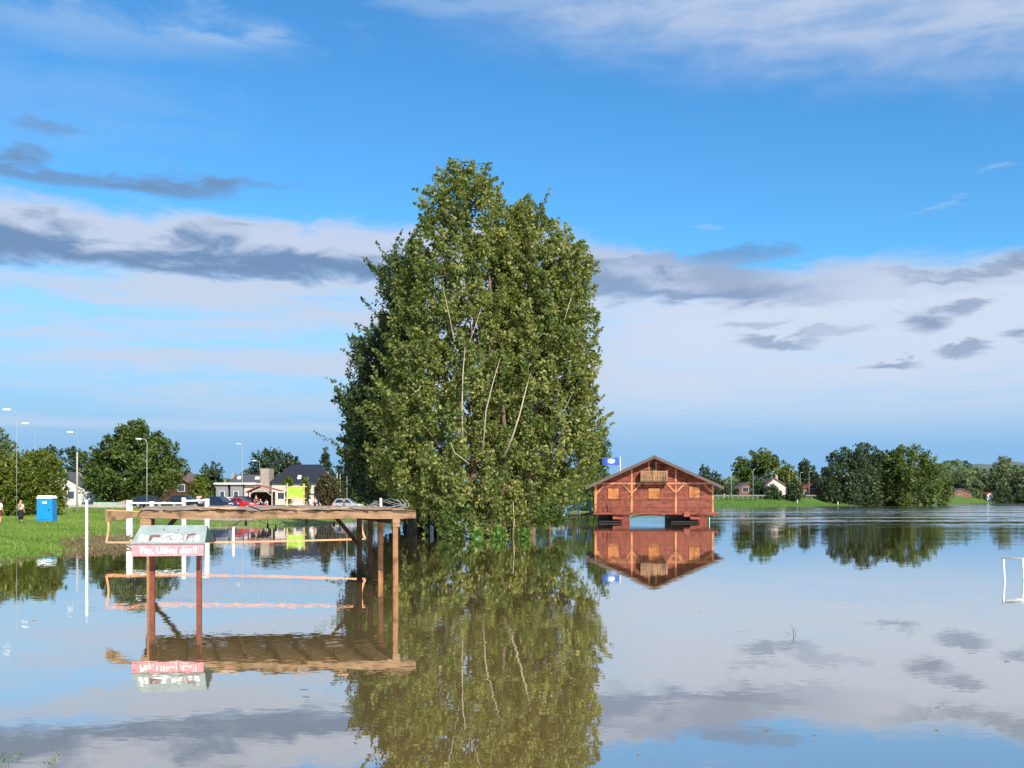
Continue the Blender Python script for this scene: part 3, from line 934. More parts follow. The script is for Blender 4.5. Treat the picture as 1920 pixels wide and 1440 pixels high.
# far wood that closes the horizon
n = 26000
ang = rng.uniform(-0.62, 0.62, n)
Dw = rng.uniform(430, 520, n)
xw = ang * Dw
hh = 7.5 + 2.2 * np.sin(ang * 37) + 1.8 * np.sin(ang * 91 + 1) + 2.0 * np.sin(ang * 13 + 2)
hh = np.where(ang > 0.38, hh + 4.5, hh)
zw = 1.2 + hh * rng.random(n) ** 0.6
tw_ = 0.42 + 0.25 * np.sin(ang * 70) * 0.6 + rng.normal(0, 0.18, n)
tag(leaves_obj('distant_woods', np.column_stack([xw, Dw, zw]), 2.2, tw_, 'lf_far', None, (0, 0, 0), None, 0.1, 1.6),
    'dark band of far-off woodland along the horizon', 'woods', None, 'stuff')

# grass on the left bank and the dike
def grass_patch(name, label, n, xr, yr, hgt, wid, zmin=0.12, m='lf_grass', cond=None):
    x = rng.uniform(*xr, n); y = rng.uniform(*yr, n)
    z = ground_z(x, y)
    k = (z > zmin) & (np.abs((x * F / y)) < 1150)
    if cond is not None: k &= cond(x, y)
    x, y, z = x[k], y[k], z[k]
    n = len(x)
    h = hgt * rng.uniform(0.5, 1.4, n)
    a = rng.uniform(0, 2 * np.pi, n)
    le = rng.normal(0, 0.35, (n, 2)) * h[:, None]
    p = np.empty((n, 3, 3))
    p[:, 0] = np.column_stack([x - np.cos(a) * wid, y - np.sin(a) * wid, z - 0.02])
    p[:, 1] = np.column_stack([x + np.cos(a) * wid, y + np.sin(a) * wid, z - 0.02])
    p[:, 2] = np.column_stack([x + le[:, 0], y + le[:, 1], z + h])
    tint = 0.5 + 0.32 * lump(x, y, 0.23, 1.0) + 0.12 * lump(x, y, 0.9) + rng.normal(0, 0.18, n)
    me = raw_mesh(name, p.reshape(-1, 3), np.arange(3 * n), 3, np.clip(tint, 0, 1))
    me.materials.append(M[m])
    return tag(link(name, me), label, 'grass', None, 'stuff')


grass_patch('grass', 'short sunlit grass covering the left bank', 60000, (-48, -17), (38, 125), 0.14, 0.03, -0.02)
M['lf_dike'] = leaf_mat('dike_grass_blades', (0.035, 0.10, 0.015), (0.075, 0.165, 0.026), (0.13, 0.22, 0.045), 0.3)
grass_patch('dike_grass', 'mown grass on the slope of the right dike', 14000, (36, 100), (220, 258), 0.22, 0.07, 0.05, 'lf_dike')

# ------------------------------------------------------------------ wooden shelter in the water
FR, BR = Vector((-3.32, 30.3, 0)), Vector((-5.22, 36.5, 0))
FL = Vector((-10.36, 30.15, 0))
BL = FL + (BR - FR)
TOP, BOT = 2.27, 2.03
sh = thing('wooden_shelter', 'weathered timber shelter frame with torn flat roof standing in the water', 'shelter', (FR.x, FR.y, 0))
so = (FR.x, FR.y, 0)
Z = Vector((0, 0, 1))


def on(p, z): return Vector((p.x, p.y, z))


dx = (FR - FL).normalized()
dy = (BR - FR).normalized()
mb = MB()
f0, f1 = FL - dx * 0.12, FR + dx * 0.57
# front beam: slightly uneven hand-cut timber
nseg = 14
prev = None
for i in range(nseg):
    a, b = f0.lerp(f1, i / nseg), f0.lerp(f1, (i + 1) / nseg)
    ja, jb = 0.012 * math.sin(i * 1.9), 0.012 * math.sin((i + 1) * 1.9)
    q = []
    for p, j in ((a, ja), (b, jb)):
        q.append([on(p - dy * 0.09, BOT + j), on(p + dy * 0.09, BOT + j), on(p + dy * 0.09, TOP - 0.018 + j * 1.2), on(p - dy * 0.09, TOP - 0.018 + j * 1.2)])
    mb.hexa([q[0][0], q[0][1], q[0][2], q[0][3], q[1][0], q[1][1], q[1][2], q[1][3]])
mb.build('front_beam', 'wood_beam', sh, False, so)
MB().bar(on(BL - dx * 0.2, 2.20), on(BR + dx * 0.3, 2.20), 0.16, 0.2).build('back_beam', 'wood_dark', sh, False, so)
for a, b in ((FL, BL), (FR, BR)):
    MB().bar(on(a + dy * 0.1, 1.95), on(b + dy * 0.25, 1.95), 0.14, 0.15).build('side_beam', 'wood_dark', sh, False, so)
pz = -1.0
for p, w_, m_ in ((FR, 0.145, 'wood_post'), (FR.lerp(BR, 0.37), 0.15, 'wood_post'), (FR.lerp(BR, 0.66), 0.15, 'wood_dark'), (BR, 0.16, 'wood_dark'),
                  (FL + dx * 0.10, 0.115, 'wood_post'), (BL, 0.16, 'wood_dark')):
    MB().bar(on(p, pz), on(p, 2.0 if p.y < 31 else 1.89), w_, w_, dy).build('post', m_, sh, False, so)  # back posts get the dark wood: roof shade put into the colour
MB().bar(on(FR + dx * 0.02, 1.80), on(FR + dx * 0.02, 2.03), 0.21, 0.19, dy).build('post_collar', 'wood_beam', sh, False, so)
for s, P_ in ((-1, BR), (1, BL)):
    MB().bar(on(P_ + dx * 0.04 * s - dy * 0.1, 1.0), on(P_ + dx * s * 0.92 - dy * 0.1, 2.06), 0.12, 0.16, (0, 1, 0)).build('brace', 'wood_dark', sh, False, so)
MB().bar(on(FL + dx * 0.0, 1.80), on(FL + dx * 0.0, 2.028), 0.27, 0.19, dy).build('post_collar', 'wood_beam', sh, False, so)
# rafters and deck boards of the roof
NR = 8
for i in range(NR):
    t = (i + 0.35) / NR
    a, b = FL.lerp(FR, t), BL.lerp(BR, t)
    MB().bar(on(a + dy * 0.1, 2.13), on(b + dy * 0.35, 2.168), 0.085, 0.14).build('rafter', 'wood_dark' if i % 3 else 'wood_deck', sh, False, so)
NBD = 26
for i in range(NBD):
    t0, t1 = i / NBD, (i + 0.93) / NBD
    if i in (2, 9, 17, 23):
        continue
    g = rnd.uniform(-0.35, 0.25)
    a0 = FL.lerp(BL, t0) * 1.0 + dy * (0.02 * i / NBD) - dx * (0.15 + g * 0.3)
    b0 = FR.lerp(BR, t0) + dx * (0.55 + g * 0.4)
    a1 = FL.lerp(BL, t1) - dx * (0.15 + g * 0.3)
    b1 = FR.lerp(BR, t1) + dx * (0.55 + g * 0.4)
    z = 2.213 + 0.055 * t0 + rnd.uniform(0, 0.004)
    MB().hexa([on(a0, z), on(b0, z), on(b1, z + 0.003), on(a1, z + 0.003), on(a0, z + 0.026), on(b0, z + 0.026), on(b1, z + 0.029), on(a1, z + 0.029)]).build('roof_board', 'wood_deck', sh, False, so)
# torn felt: curled overlapping strips
for i in range(11):
    u0, u1 = i / 11 - 0.01, (i + 1) / 11 + 0.02 + rnd.uniform(0, 0.02)
    nx_, ny_ = 7, 9
    vs, fs = [], []
    dep = rnd.uniform(0.75, 1.0)
    for b in range(ny_):
        for a in range(nx_):
            t = u0 + (u1 - u0) * a / (nx_ - 1)
            s = -0.016 + (dep + 0.02) * b / (ny_ - 1)
            p = FL.lerp(FR, t) + (BR - FR) * s - dx * 0.12 + dx * 0.5 * t
            zz = 2.262 + 0.058 * max(s, 0) + 0.010 * math.sin(5 * t * 6.28 + i) + abs(rnd.gauss(0, 0.008)) + (0.022 * max(0, math.sin(i * 2.3 + a * 0.9)) if b == 0 else 0) + 0.02 * (i % 2)
            if b == 0:
                zz -= 0.014
                p = p - dy * 0.05 - dy * rnd.uniform(-0.08, 0.05)
            vs.append(on(p, zz))
    for b in range(ny_ - 1):
        for a in range(nx_ - 1):
            k = b * nx_ + a
            fs.append((k, k + 1, k + nx_ + 1, k + nx_))
    vs2 = [Vector(v) - Vector((0, 0, 0.012)) for v in vs]
    mbf = MB().add(vs + vs2, fs + [tuple(len(vs) + q for q in f[::-1]) for f in fs])
    mbf.build('felt_strip', 'felt', sh, False, so)
# splintered lath lying on the front edge
for i in range(9):
    t = rnd.uniform(0.02, 0.95)
    p = FL.lerp(FR, t) - dy * rnd.uniform(0.0, 0.12)
    L_ = rnd.uniform(0.4, 1.1)
    z = 2.31 + rnd.uniform(0, 0.03)
    MB().bar(on(p, z), on(p + dx * L_, z + rnd.uniform(-0.03, 0.04)), 0.08, 0.022).build('lath', 'wood_beam' if i % 2 else 'wood_fresh', sh, False, so)
# pale broken board sticking out at the left corner
tipD = 31.9
a = at(199, 971, tipD)
b = on(FL - dx * 0.12, 2.16)
pl = MB().bar(Vector((a.x, a.y, 2.06)), b, 0.05, 0.34, (0, 0, 1), 0.05, 0.13)
pl.build('corner_board', 'wood_fresh', sh, False, so)

# string of bulbs hung below the front beam
sl = thing('string_lights', 'sagging string of dark bulbs hanging under the shelter beam', 'string lights', (FR.x, FR.y, 2.0))
lo = (FR.x, FR.y, 2.0)
anch = [(405, 1003), (412, 1000), (452, 975), (480, 972), (512, 983), (530, 978), (560, 973), (590, 974), (622, 978), (650, 982)]
pts = []
for (xa, ya), (xb, yb) in zip(anch[:-1], anch[1:]):
    for k in range(4):
        t = k / 4
        pts.append(at(xa + (xb - xa) * t, ya + (yb - ya) * t + 4 * t * (1 - t) * 4, 30.6))
MB().tube(pts, 0.007, 5).build('cable', 'cable', sl, False, lo)
MB().tube([at(360, 1027, 30.6), at(385, 1015, 30.6), at(412, 1000, 30.6), at(436, 985, 30.6), at(452, 975, 30.6)], 0.007, 5).build('cable', 'cable', sl, False, lo)
for bx, by in ((401, 1011), (461, 980), (502, 985), (517, 990), (575, 977), (626, 982), (637, 990)):
    p = at(bx, by, 30.6)
    bmesh_b = MB().tube([p + Z * 0.085, p + Z * 0.03, p, p - Z * 0.05, p - Z * 0.09, p - Z * 0.1], [0.016, 0.018, 0.03, 0.042, 0.025, 0.005], 8)
    bmesh_b.tube([p + Z * 0.2, p + Z * 0.08], [0.005, 0.005], 5)
    bmesh_b.build('bulb', 'cable', sl, True, lo)

# wire loops lying on the roof's right end
tw = thing('wire_tangle', 'tangled grey wires rising above the right end of the shelter roof', 'wire', on(FR, 2.3))
for i in range(6):
    y0 = 938 + i * 3.2
    x0, x1 = 690 + rnd.uniform(-4, 10), 755 + rnd.uniform(0, 15)
    pts = [at(x0 + (x1 - x0) * k / 9, y0 + 3.0 * math.sin(k * 0.9 + i) + (6 if k in (0, 9) else 0) + (k - 4) * 0.2, 32.5 + 0.5 * math.sin(k * 0.7 + i)) for k in range(10)]
    pts = [on(p, max(p.z, 2.32)) for p in pts]
    pts[0].z = pts[-1].z = 2.315
    MB().tube(pts, 0.010, 5).build('wire', 'pole_dark', tw, False, on(FR, 2.3))
for px_ in (754, 762, 769):
    pts = [at(px_ - 4, 953, 32.6), at(px_ - 2, 946, 32.6), at(px_ - 5, 940, 32.6), at(px_ - 10, 936, 32.6)]
    pts[0].z = 2.31
    MB().tube(pts, 0.010, 5).build('wire', 'pole_dark', tw, False, on(FR, 2.3))

# ------------------------------------------------------------------ sign in the water
DS = 25.2
sg = thing('roofed_sign', 'faded red sign with white lettering under a grey-green painted roof on two posts', 'sign', (at(316, 0, DS).x, DS, 0), R(3.5))
k = DS / F


def sx(px): return (px - 316) * k
def sz(py): return CAMZ - (py - HOR) * k


for px_, m_ in ((273.0, 'post_red'), (361.5, 'post_red')):
    MB().box(sx(px_) - 0.058, sx(px_) + 0.058, 0.56, 0.66, -1.0, sz(1000)).build('post', m_, sg)
bp = MB().prism([(sx(248), sz(1043)), (sx(380.5), sz(1042)), (sx(380.5), sz(1019)), (sx(248), sz(1020))], 0.0, 0.05)
bd = bp.build('text_board', 'sign_pink', sg)
MB().box(sx(248) - 0.005, sx(381), -0.012, 0.055, sz(1020.5), sz(1018.5)).build('trim', 'sign_white', sg)
# sloping roof: front face carries painted letters
RB, RT = sz(1019) + 0.004, sz(985.5)
RD = 0.33
fv = [(sx(249), -0.06, RB), (sx(384), -0.06, RB), (sx(382), RD, RT), (sx(258), RD, RT)]
nrm = Vector((0, -(RT - RB), RD + 0.06)).normalized()
th = [Vector(v) - nrm * 0.02 for v in fv]
roofp = MB().hexa([th[0], th[1], th[2], th[3], fv[0], fv[1], fv[2], fv[3]]).build('roof_panel', 'sign_green', sg)
bv = [(sx(249), 2 * RD + 0.06, RB), (sx(389), 2 * RD + 0.06, RB), (sx(382), RD + 0.012, RT), (sx(258), RD + 0.012, RT)]
bt = [Vector(v) - Vector((0, 0, 0.02)) for v in bv]
MB().hexa([bt[0], bt[1], bt[2], bt[3], bv[0], bv[1], bv[2], bv[3]]).build('roof_panel', 'sign_green_d', sg)


def on_slope(px, py, lift):
    t = (sz(py) - RB) / (RT - RB)
    return Vector((sx(px), -0.06 + (RD + 0.06) * t, sz(py))) + nrm * lift


def paint(poly, m, lift, name='painted_letter'):
    MB().add([on_slope(a, b, lift) for a, b in poly] + [on_slope(a, b, lift - 0.002) for a, b in poly],
             [tuple(range(len(poly)))] + [(i, i + len(poly), (i + 1) % len(poly) + len(poly), (i + 1) % len(poly)) for i in range(len(poly))]).build(name, m, roofp)


def ell(cx, cy, rx, ry, n=14, wob=0.0):
    return [(cx + rx * (1 + wob * math.sin(3 * q)) * math.cos(q), cy + ry * math.sin(q)) for q in [2 * math.pi * i / n for i in range(n)]]


W_ = 'sign_white'
paint(ell(264, 1009, 4.6, 7.5, wob=0.15), W_, 0.006)
paint(ell(274, 1010, 3.6, 6.0, wob=0.2), W_, 0.006)
paint([(268.5, 1004), (271, 1007), (269.5, 1012), (271.5, 1014), (268, 1013), (267.5, 1008)], 'sign_pinkish', 0.009)
paint([(279, 1013), (280, 1004), (296, 1003), (301, 1006), (296, 1008), (286, 1007), (284, 1014)], 'sign_brown', 0.006)
paint([(284, 1014), (289, 1009), (297, 1009), (303, 1012), (322, 1014), (341, 1013), (343, 1015.5), (330, 1017), (300, 1016.5)], W_, 0.008)
paint([(299, 1009), (306, 1002), (321, 1001), (324, 1002), (312, 1004), (305, 1009)], W_, 0.008)
paint([(304, 1011), (314, 1009), (320, 1011), (308, 1013)], 'sign_pinkish', 0.010)
paint(ell(330, 1007.5, 12, 6.5), 'sign_green_d', 0.006)
paint(ell(330, 1007.5, 11, 5.6), W_, 0.009)
paint([(328, 1004), (332, 1004), (331, 1011), (329, 1011)], 'sign_green', 0.011)
paint([(344, 1006), (349, 1003), (347, 1012), (344, 1014)], 'sign_pinkish', 0.006)
paint([(348, 1011), (349, 1002), (362, 1001), (365, 1003), (352, 1005), (351, 1012)], 'sign_brown', 0.008)
paint(ell(368, 1009.5, 5.4, 6, wob=0.1), W_, 0.006)
paint(ell(356, 1012.5, 4.4, 2.6), W_, 0.009)
paint([(362, 1006), (364, 1006), (362, 1014), (360, 1014)], 'sign_green', 0.010)
for q in (303, 329.5):
    paint(ell(q, 994, 1.6, 1.2, 8), 'sign_brown', 0.004, 'bolt')

# lettering on the red board
tcu = bpy.data.curves.new('lettering', 'FONT')
tcu.body = 'Pay, U\u017eivaj dan!!'
tcu.size = 0.235
tcu.align_x = 'CENTER'
tcu.align_y = 'CENTER'
tcu.extrude = 0.003
tcu.offset = 0.004
tob = bpy.data.objects.new('lettering', tcu)
COL.objects.link(tob)
bpy.context.view_layer.update()
tme = bpy.data.meshes.new_from_object(tob.evaluated_get(bpy.context.evaluated_depsgraph_get()))
bpy.data.objects.remove(tob)
tme.materials.clear()
tme.materials.append(M['sign_white'])
xsz = [v.co.x for v in tme.vertices]
wdt = max(xsz) - min(xsz)
fx = (sx(368) - sx(264)) / wdt
tme.transform(Matrix.Translation((sx(316), -0.006, sz(1032))) @ Matrix.Rotation(R(90), 4, 'X') @ Matrix.Diagonal((fx, 0.95, 1, 1)))
tme.name = 'lettering'
link('lettering', tme, bd)

# ------------------------------------------------------------------ volleyball net and poles
DN = 45.0
net = thing('beach_net', 'long orange-bordered sports net stretched over the flood between two white poles', 'net', (at(442, 0, DN).x, DN, 0))
no = net.location.copy()


def net_top(px): return at(px, 957 + 6 * math.sin((px - 199) / 486 * math.pi), DN)
def net_bot(px): return at(px, 1017 - 6.5 * (px - 199) / 486 + 2.5 * math.sin((px - 199) / 486 * math.pi), DN)


def ribbon(pts, wv, t=0.012):
    mb_ = MB()
    for a_, b_ in zip(pts[:-1], pts[1:]):
        mb_.bar(a_, b_, t, wv)
    return mb_


NX = 40
pxs = [199 + 486 * i / NX for i in range(NX + 1)]
ribbon([net_top(p) for p in pxs], 0.068).build('top_tape', 'orange', net, False, no)
ribbon([net_bot(p) for p in pxs], 0.068).build('bottom_tape', 'orange', net, False, no)
for sgn, p0 in ((-1, 199), (1, 685)):
    a, b = net_top(p0), net_bot(p0)
    ed = []
    for i in range(9):
        t = i / 8
        q = a.lerp(b, t)
        q.x += 0.10 * math.sin(t * math.pi) * (1 if sgn < 0 else -1.2) - (0.10 * (1 - t) if sgn > 0 else 0)
        ed.append(q)
    mbn = MB()
    for a_, b_ in zip(ed[:-1], ed[1:]):
        mbn.bar(a_, b_, 0.012, 0.08, (1, 0, 0))
    mbn.build('side_tape', 'orange', net, False, no)
mbn = MB()
for i in range(1, 100):
    p = 199 + 486 * i / 100
    mbn.bar(net_top(p) - Z * 0.04, net_bot(p) + Z * 0.04, 0.0045, 0.0045)
for j in range(1, 12):
    t = j / 12
    for i in range(0, 20):
        p, q = 199 + 486 * i / 20, 199 + 486 * (i + 1) / 20
        mbn.bar(net_top(p).lerp(net_bot(p), t), net_top(q).lerp(net_bot(q), t), 0.0045, 0.0045)
tag(mbn.build('mesh_cords', 'net', net, False, no), kind='stuff')
for (pp, yy), (np_, ny) in (((162, 955), (199, 957)), ((162, 1012), (199, 1017)), ((714, 950), (685, 957)), ((714, 1008), (685, 1010))):
    MB().tube([at(pp, yy, DN), at(np_, ny, DN)], 0.008, 5).build('guy_cord', 'net', net, False, no)
for px_, py_, lab in ((162.5, 938, 'tall white round pole holding the left end of the net'), (714, 934, 'tall white round pole holding the right end of the net behind the shelter')):
    p = at(px_, py_, DN + 0.1)
    o = MB().tube([(0, 0, -1.2), (0, 0, 0.5), (0, 0, p.z - 0.02), (0, 0, p.z)], [0.06, 0.06, 0.056, 0.045], 14).build('net_pole', 'white_paint', None, True)
    o.location = (p.x, p.y, 0)
    tag(o, lab, 'pole', 'net poles')

# white post-and-rail frame behind the net
DG = 67.0
gf = thing('railing_frame', 'thick white post and rail frame standing in the water behind the shelter', 'railing', (at(315, 0, DG).x, DG, 0))
go = gf.location.copy()
for px_, py_, hw in ((243, 938, 0.17), (285, 940, 0.12), (345, 933, 0.11), (388.5, 935, 0.12)):
    p = at(px_, py_, DG)
    MB().bar((p.x, DG, -1), (p.x, DG, p.z), hw * 2, 0.2, (0, 1, 0)).build('post', 'white_paint', gf, False, go)
for (xa, ya), (xb, yb) in (((243, 943), (285, 943)), ((285, 943), (345, 943.5)), ((345, 939), (388, 938))):
    MB().bar(at(xa, ya, DG - 0.16), at(xb, yb, DG - 0.16), 0.09, 0.10).build('rail', 'white_paint', gf, False, go)
for px_, top, wl, r_, lab in ((437.5, 987, 1015, 0.07, 'short lone white post in the open water under the string lights'),
                              (808, 984, 1001, 0.05, 'small white stake in the dark water left of the shrubs'),
                              (811.5, 986, 1000, 0.05, 'shorter white stake beside the other one left of the shrubs')):
    D = wd(wl)
    p = at(px_, top, D)
    o = MB().tube([(0, 0, -1), (0, 0, p.z - 0.03), (0, 0, p.z)], [r_, r_, r_ * 0.6], 10).build('white_post', 'white_paint', None, True)
    o.location = (p.x, p.y, 0)
    tag(o, lab, 'post')

# curved white handrail frame at the right
DP = 33.7
fr_ = thing('handrail', 'bent white metal rail frame rising from the water at the right edge', 'handrail', (at(1900, 0, DP).x, DP, 0))
fo = fr_.location.copy()
for px_ in (1882, 1918, 1954):
    top = at(px_, 1048, DP)
    MB().tube([(top.x + 0.05, DP, -0.8), (top.x + 0.035, DP, 0.0), (top.x + 0.012, DP, 0.22), (top.x + 0.002, DP, 0.45), (top.x, DP, top.z)], 0.03, 10).build('upright', 'white_paint', fr_, True, fo)
MB().tube([at(1880, 1046.5, DP), at(1960, 1047.5, DP)], 0.026, 10).build('top_rail', 'pole_dark', fr_, True, fo)
MB().tube([at(1880, 1046.5, DP + 0.5), at(1960, 1047.5, DP + 0.5)], 0.02, 10).build('top_rail', 'white_paint', fr_, True, fo)
for px_ in (1881, 1959):
    MB().tube([at(px_, 1046.6, DP), at(px_, 1046.6, DP + 0.5)], 0.028, 10).build('cross_rail', 'white_paint', fr_, True, fo)

# ------------------------------------------------------------------ red floating house
DH = 104.0
hk = DH / F
H = thing('floating_house', 'red-brown timber houseboat with brown gable roof, orange shutters and small balcony', 'houseboat', (at(1226, 0, DH).x, DH, 0), R(-5.0))


def hx_(px): return (px - 1226) * hk
def hz_(py): return CAMZ - (py - HOR) * hk


HWID, ZF, SL, AP = 5.76, 0.98, 0.455, 6.30
DEP = 8.5


def half(z): return min(HWID, max((AP - z) / SL, 0.0))


zk = AP - HWID * SL
MB().prism([(-HWID, ZF), (HWID, ZF), (HWID, zk), (0, AP), (-HWID, zk)], 0.03, DEP).build('wall', 'clad_c', H)
zb, nb = ZF, 0
while zb < AP - 0.22:
    z1 = min(zb + 0.185, AP - 0.05)
    a0, a1 = half(zb), half(z1)
    off = 0.012
    vs = [(-a0, -0.03 - off, zb), (a0, -0.03 - off, zb), (a0, 0.03, zb), (-a0, 0.03, zb), (-a1, -0.012, z1 - 0.006), (a1, -0.012, z1 - 0.006), (a1, 0.03, z1 - 0.006), (-a1, 0.03, z1 - 0.006)]
    MB().hexa(vs).build('cladding_board', ('clad', 'clad_b', 'clad_c')[rnd.randrange(3)], H)
    zb += 0.19
    nb += 1
# roof
RZ = AP + 0.02
e_x = 6.62
for s in (-1, 1):
    o0 = [(0, RZ), (s * e_x, RZ - e_x * SL), (s * e_x, RZ - e_x * SL + 0.17), (0, RZ + 0.17)]
    MB().prism(o0, -1.05, DEP + 0.6).build('roof', 'roof_brown', H)
    MB().prism([(0, RZ - 0.10), (s * (e_x + 0.02), RZ - (e_x + 0.02) * SL - 0.10), (s * (e_x + 0.02), RZ - (e_x + 0.02) * SL + 0.20), (0, RZ + 0.20)], -1.10, -1.054).build('bargeboard', 'barge', H)
MB().prism([(-0.16, RZ + 0.10), (0.16, RZ + 0.10), (0, RZ + 0.26)], -1.12, DEP + 0.6).build('ridge_cap', 'barge', H)
# timber frame
T_, TX = 'timber', 'timber_x'
yb_ = -0.115


def tim(p0, p1, w=0.20, m=T_, d=0.07, y=None):
    y = (-0.08 if y is None else y)
    MB().bar((p0[0], y, p0[1]), (p1[0], y, p1[1]), w, d, (0, 1, 0)).build('timber', m, H)


def tv(px, y0, y1, w=0.21):
    tim((hx_(px), hz_(y0)), (hx_(px), hz_(y1)), w, T_, 0.075)


zt = hz_(906.5)
tim((-HWID + 0.1, ZF), (-HWID + 0.1, zk - 0.05), 0.22)
tim((HWID - 0.1, ZF), (HWID - 0.1, zk - 0.05), 0.22)
for px_ in (1184.5, 1266.5):
    tim((hx_(px_), ZF), (hx_(px_), zt - 0.1), 0.21)
    xx = hx_(px_)
    tim((xx, zt + 0.1), (xx, AP - abs(xx) * SL - 0.12), 0.17)
tim((-HWID + 0.35, zt), (HWID - 0.35, zt), 0.17, TX, 0.085)
for xa, ya, xb, yb2 in ((1185.5, 924, 1200, 909), (1183.5, 924, 1168.5, 909), (1267.5, 923, 1281, 909), (1265.5, 923, 1252, 909), (1118.5, 926, 1133, 910), (1333, 922, 1319, 909)):
    tim((hx_(xa), hz_(ya)), (hx_(xb), hz_(yb2)), 0.15, T_, 0.06, -0.076)
for px_, pw in ((1217, 0.12), (1230, 0.12)):
    tim((hx_(px_), hz_(904)), (hx_(px_), hz_(866)), pw)
# shutters: two leaves each, every leaf three boards
for xa, xb, ya, yb2 in ((1140, 1160.5, 915.5, 936), (1215.5, 1236.5, 915.5, 935.5), (1291, 1311, 912.5, 934.5)):
    x0, x1, z0, z1 = hx_(xa), hx_(xb), hz_(yb2), hz_(ya)
    w = (x1 - x0) / 2
    for i in range(2):
        a = x0 + i * w + 0.012
        lf = MB().box(a, a + w - 0.024, -0.10, -0.055, z0, z1).build('shutter', 'shutter', H)
        for q in range(3):
            bw = (w - 0.024) / 3
            MB().box(a + q * bw + 0.008, a + (q + 1) * bw - 0.008, -0.116, -0.1, z0 + 0.02, z1 - 0.02).build('board', 'shutter', lf)
        for zc in (z0 + 0.16, z1 - 0.16):
            MB().box(a + 0.02, a + w - 0.044, -0.132, -0.117, zc - 0.04, zc + 0.04).build('ledge', 'timber_x', lf)
# door behind the balcony
MB().box(hx_(1218.5), hx_(1228.5), -0.09, -0.05, hz_(902), hz_(868)).build('door', 'wood_dark', H)
# balcony
bx0, bx1, bz0, bz1 = hx_(1201), hx_(1250.5), hz_(902), hz_(883)
bal = MB().box(bx0 - 0.05, bx1 + 0.08, -0.95, -0.045, bz0 - 0.09, bz0).build('balcony_floor', 'barge', H)
for z_ in (bz1 - 0.05, bz0 + 0.10):
    MB().box(bx0 + 0.06, bx1 - 0.06, -0.93, -0.87, z_ - 0.05, z_ + 0.03).build('rail', 'balcony', bal)
    for xq in (bx0, bx1 - 0.06):
        MB().box(xq, xq + 0.06, -0.86, -0.12, z_ - 0.05, z_ + 0.03).build('rail', 'balcony', bal)
for xq in (bx0, (bx0 + bx1) / 2 - 0.05, bx1 - 0.09):
    MB().box(xq - 0.01, xq + 0.09, -0.945, -0.86, bz0, bz1 + 0.03).build('post', 'balcony', bal)
ns = 16
for i in range(ns):
    xq = bx0 + 0.16 + (bx1 - bx0 - 0.30) * i / (ns - 1)
    MB().box(xq - 0.045, xq + 0.045, -0.915, -0.89, bz0 + 0.14, bz1 - 0.11).build('slat', 'balcony', bal)
for i in range(5):
    yq = -0.8 + i * 0.15
    for xq in (bx0 + 0.015, bx1 - 0.045):
        MB().box(xq, xq + 0.03, yq, yq + 0.1, bz0 + 0.14, bz1 - 0.11).build('slat', 'balcony', bal)
for xq in (bx0 + 0.3, bx1 - 0.3):
    MB().bar((xq, -0.07, bz0 - 0.62), (xq, -0.8, bz0 - 0.10), 0.09, 0.09, (1, 0, 0)).build('bracket', 'wood_dark', bal)
# deck and pontoons
MB().box(hx_(1114), hx_(1343), -0.75, DEP + 0.3, ZF - 0.20, ZF - 0.006).build('deck', 'hull_red', H)
MB().box(hx_(1113), hx_(1344), -0.80, -0.752, ZF - 0.16, ZF + 0.012).build('deck_edge', 'clad_b', H)
for xa, xb, xm in ((1121, 1181, 1150), (1255, 1325, 1293)):
    pn = MB().box(hx_(xa), hx_(xm), 0.5, DEP - 0.2, -0.5, ZF - 0.21).build('pontoon', 'hull_dark', H)  # black colour stands in for shadow in the gap beneath the deck
    # red forward block with a sloping toe
    MB().hexa([(hx_(xm) - 0.0, 0.1, -0.4), (hx_(xb), 0.1, -0.4), (hx_(xb), DEP - 0.3, -0.4), (hx_(xm), DEP - 0.3, -0.4),
               (hx_(xm), -0.55, ZF - 0.21), (hx_(xb), -0.55, ZF - 0.21), (hx_(xb), DEP - 0.3, ZF - 0.21), (hx_(xm), DEP - 0.3, ZF - 0.21)]).build('pontoon', 'hull_red', H)
    MB().prism([(hx_(xm) - 0.05, 0.36), (hx_(xm) + 0.85, 0.36), (hx_(xm) + 0.85, 0.52), (hx_(xm) - 0.05, 0.62)], -0.95, -0.36).build('fender', 'hull_red', H)
    MB().box(hx_(xa) + 0.1, hx_(xm) + 0.9, -0.9, 0.45, 0.05, 0.17).build('walkway', 'hull_dark', H)
MB().box(hx_(1280), hx_(1291.5), -1.05, -0.81, 0.60, ZF + 0.10).build('bollard_block', 'hull_red', H)
pts = [(hx_(1183 + 72 * i / 8), -0.5, ZF - 0.23 - 0.25 * (abs(i - 4) / 4) ** 3) for i in range(9)]
MB().tube(pts, 0.05, 6).build('support_arch', 'hull_dark', H, True)
MB().tube([(hx_(1328), -0.4, -1), (hx_(1328), -0.4, 1.0)], 0.045, 8).build('mooring_pole', 'steel', H, True)
MB().tube([(hx_(1131.5), -0.6, ZF), (hx_(1131), -0.6, ZF + 0.38), (hx_(1130.5), -0.6, ZF + 0.42)], [0.05, 0.06, 0.08], 8).build('bollard', 'wood_dark', H, True)
MB().tube([(hx_(1146), -0.6, ZF), (hx_(1145), -0.55, ZF + 0.9), (hx_(1142), -0.5, ZF + 1.4)], [0.045, 0.035, 0.03], 7).build('boat_hook', 'wood_dark', H, True)

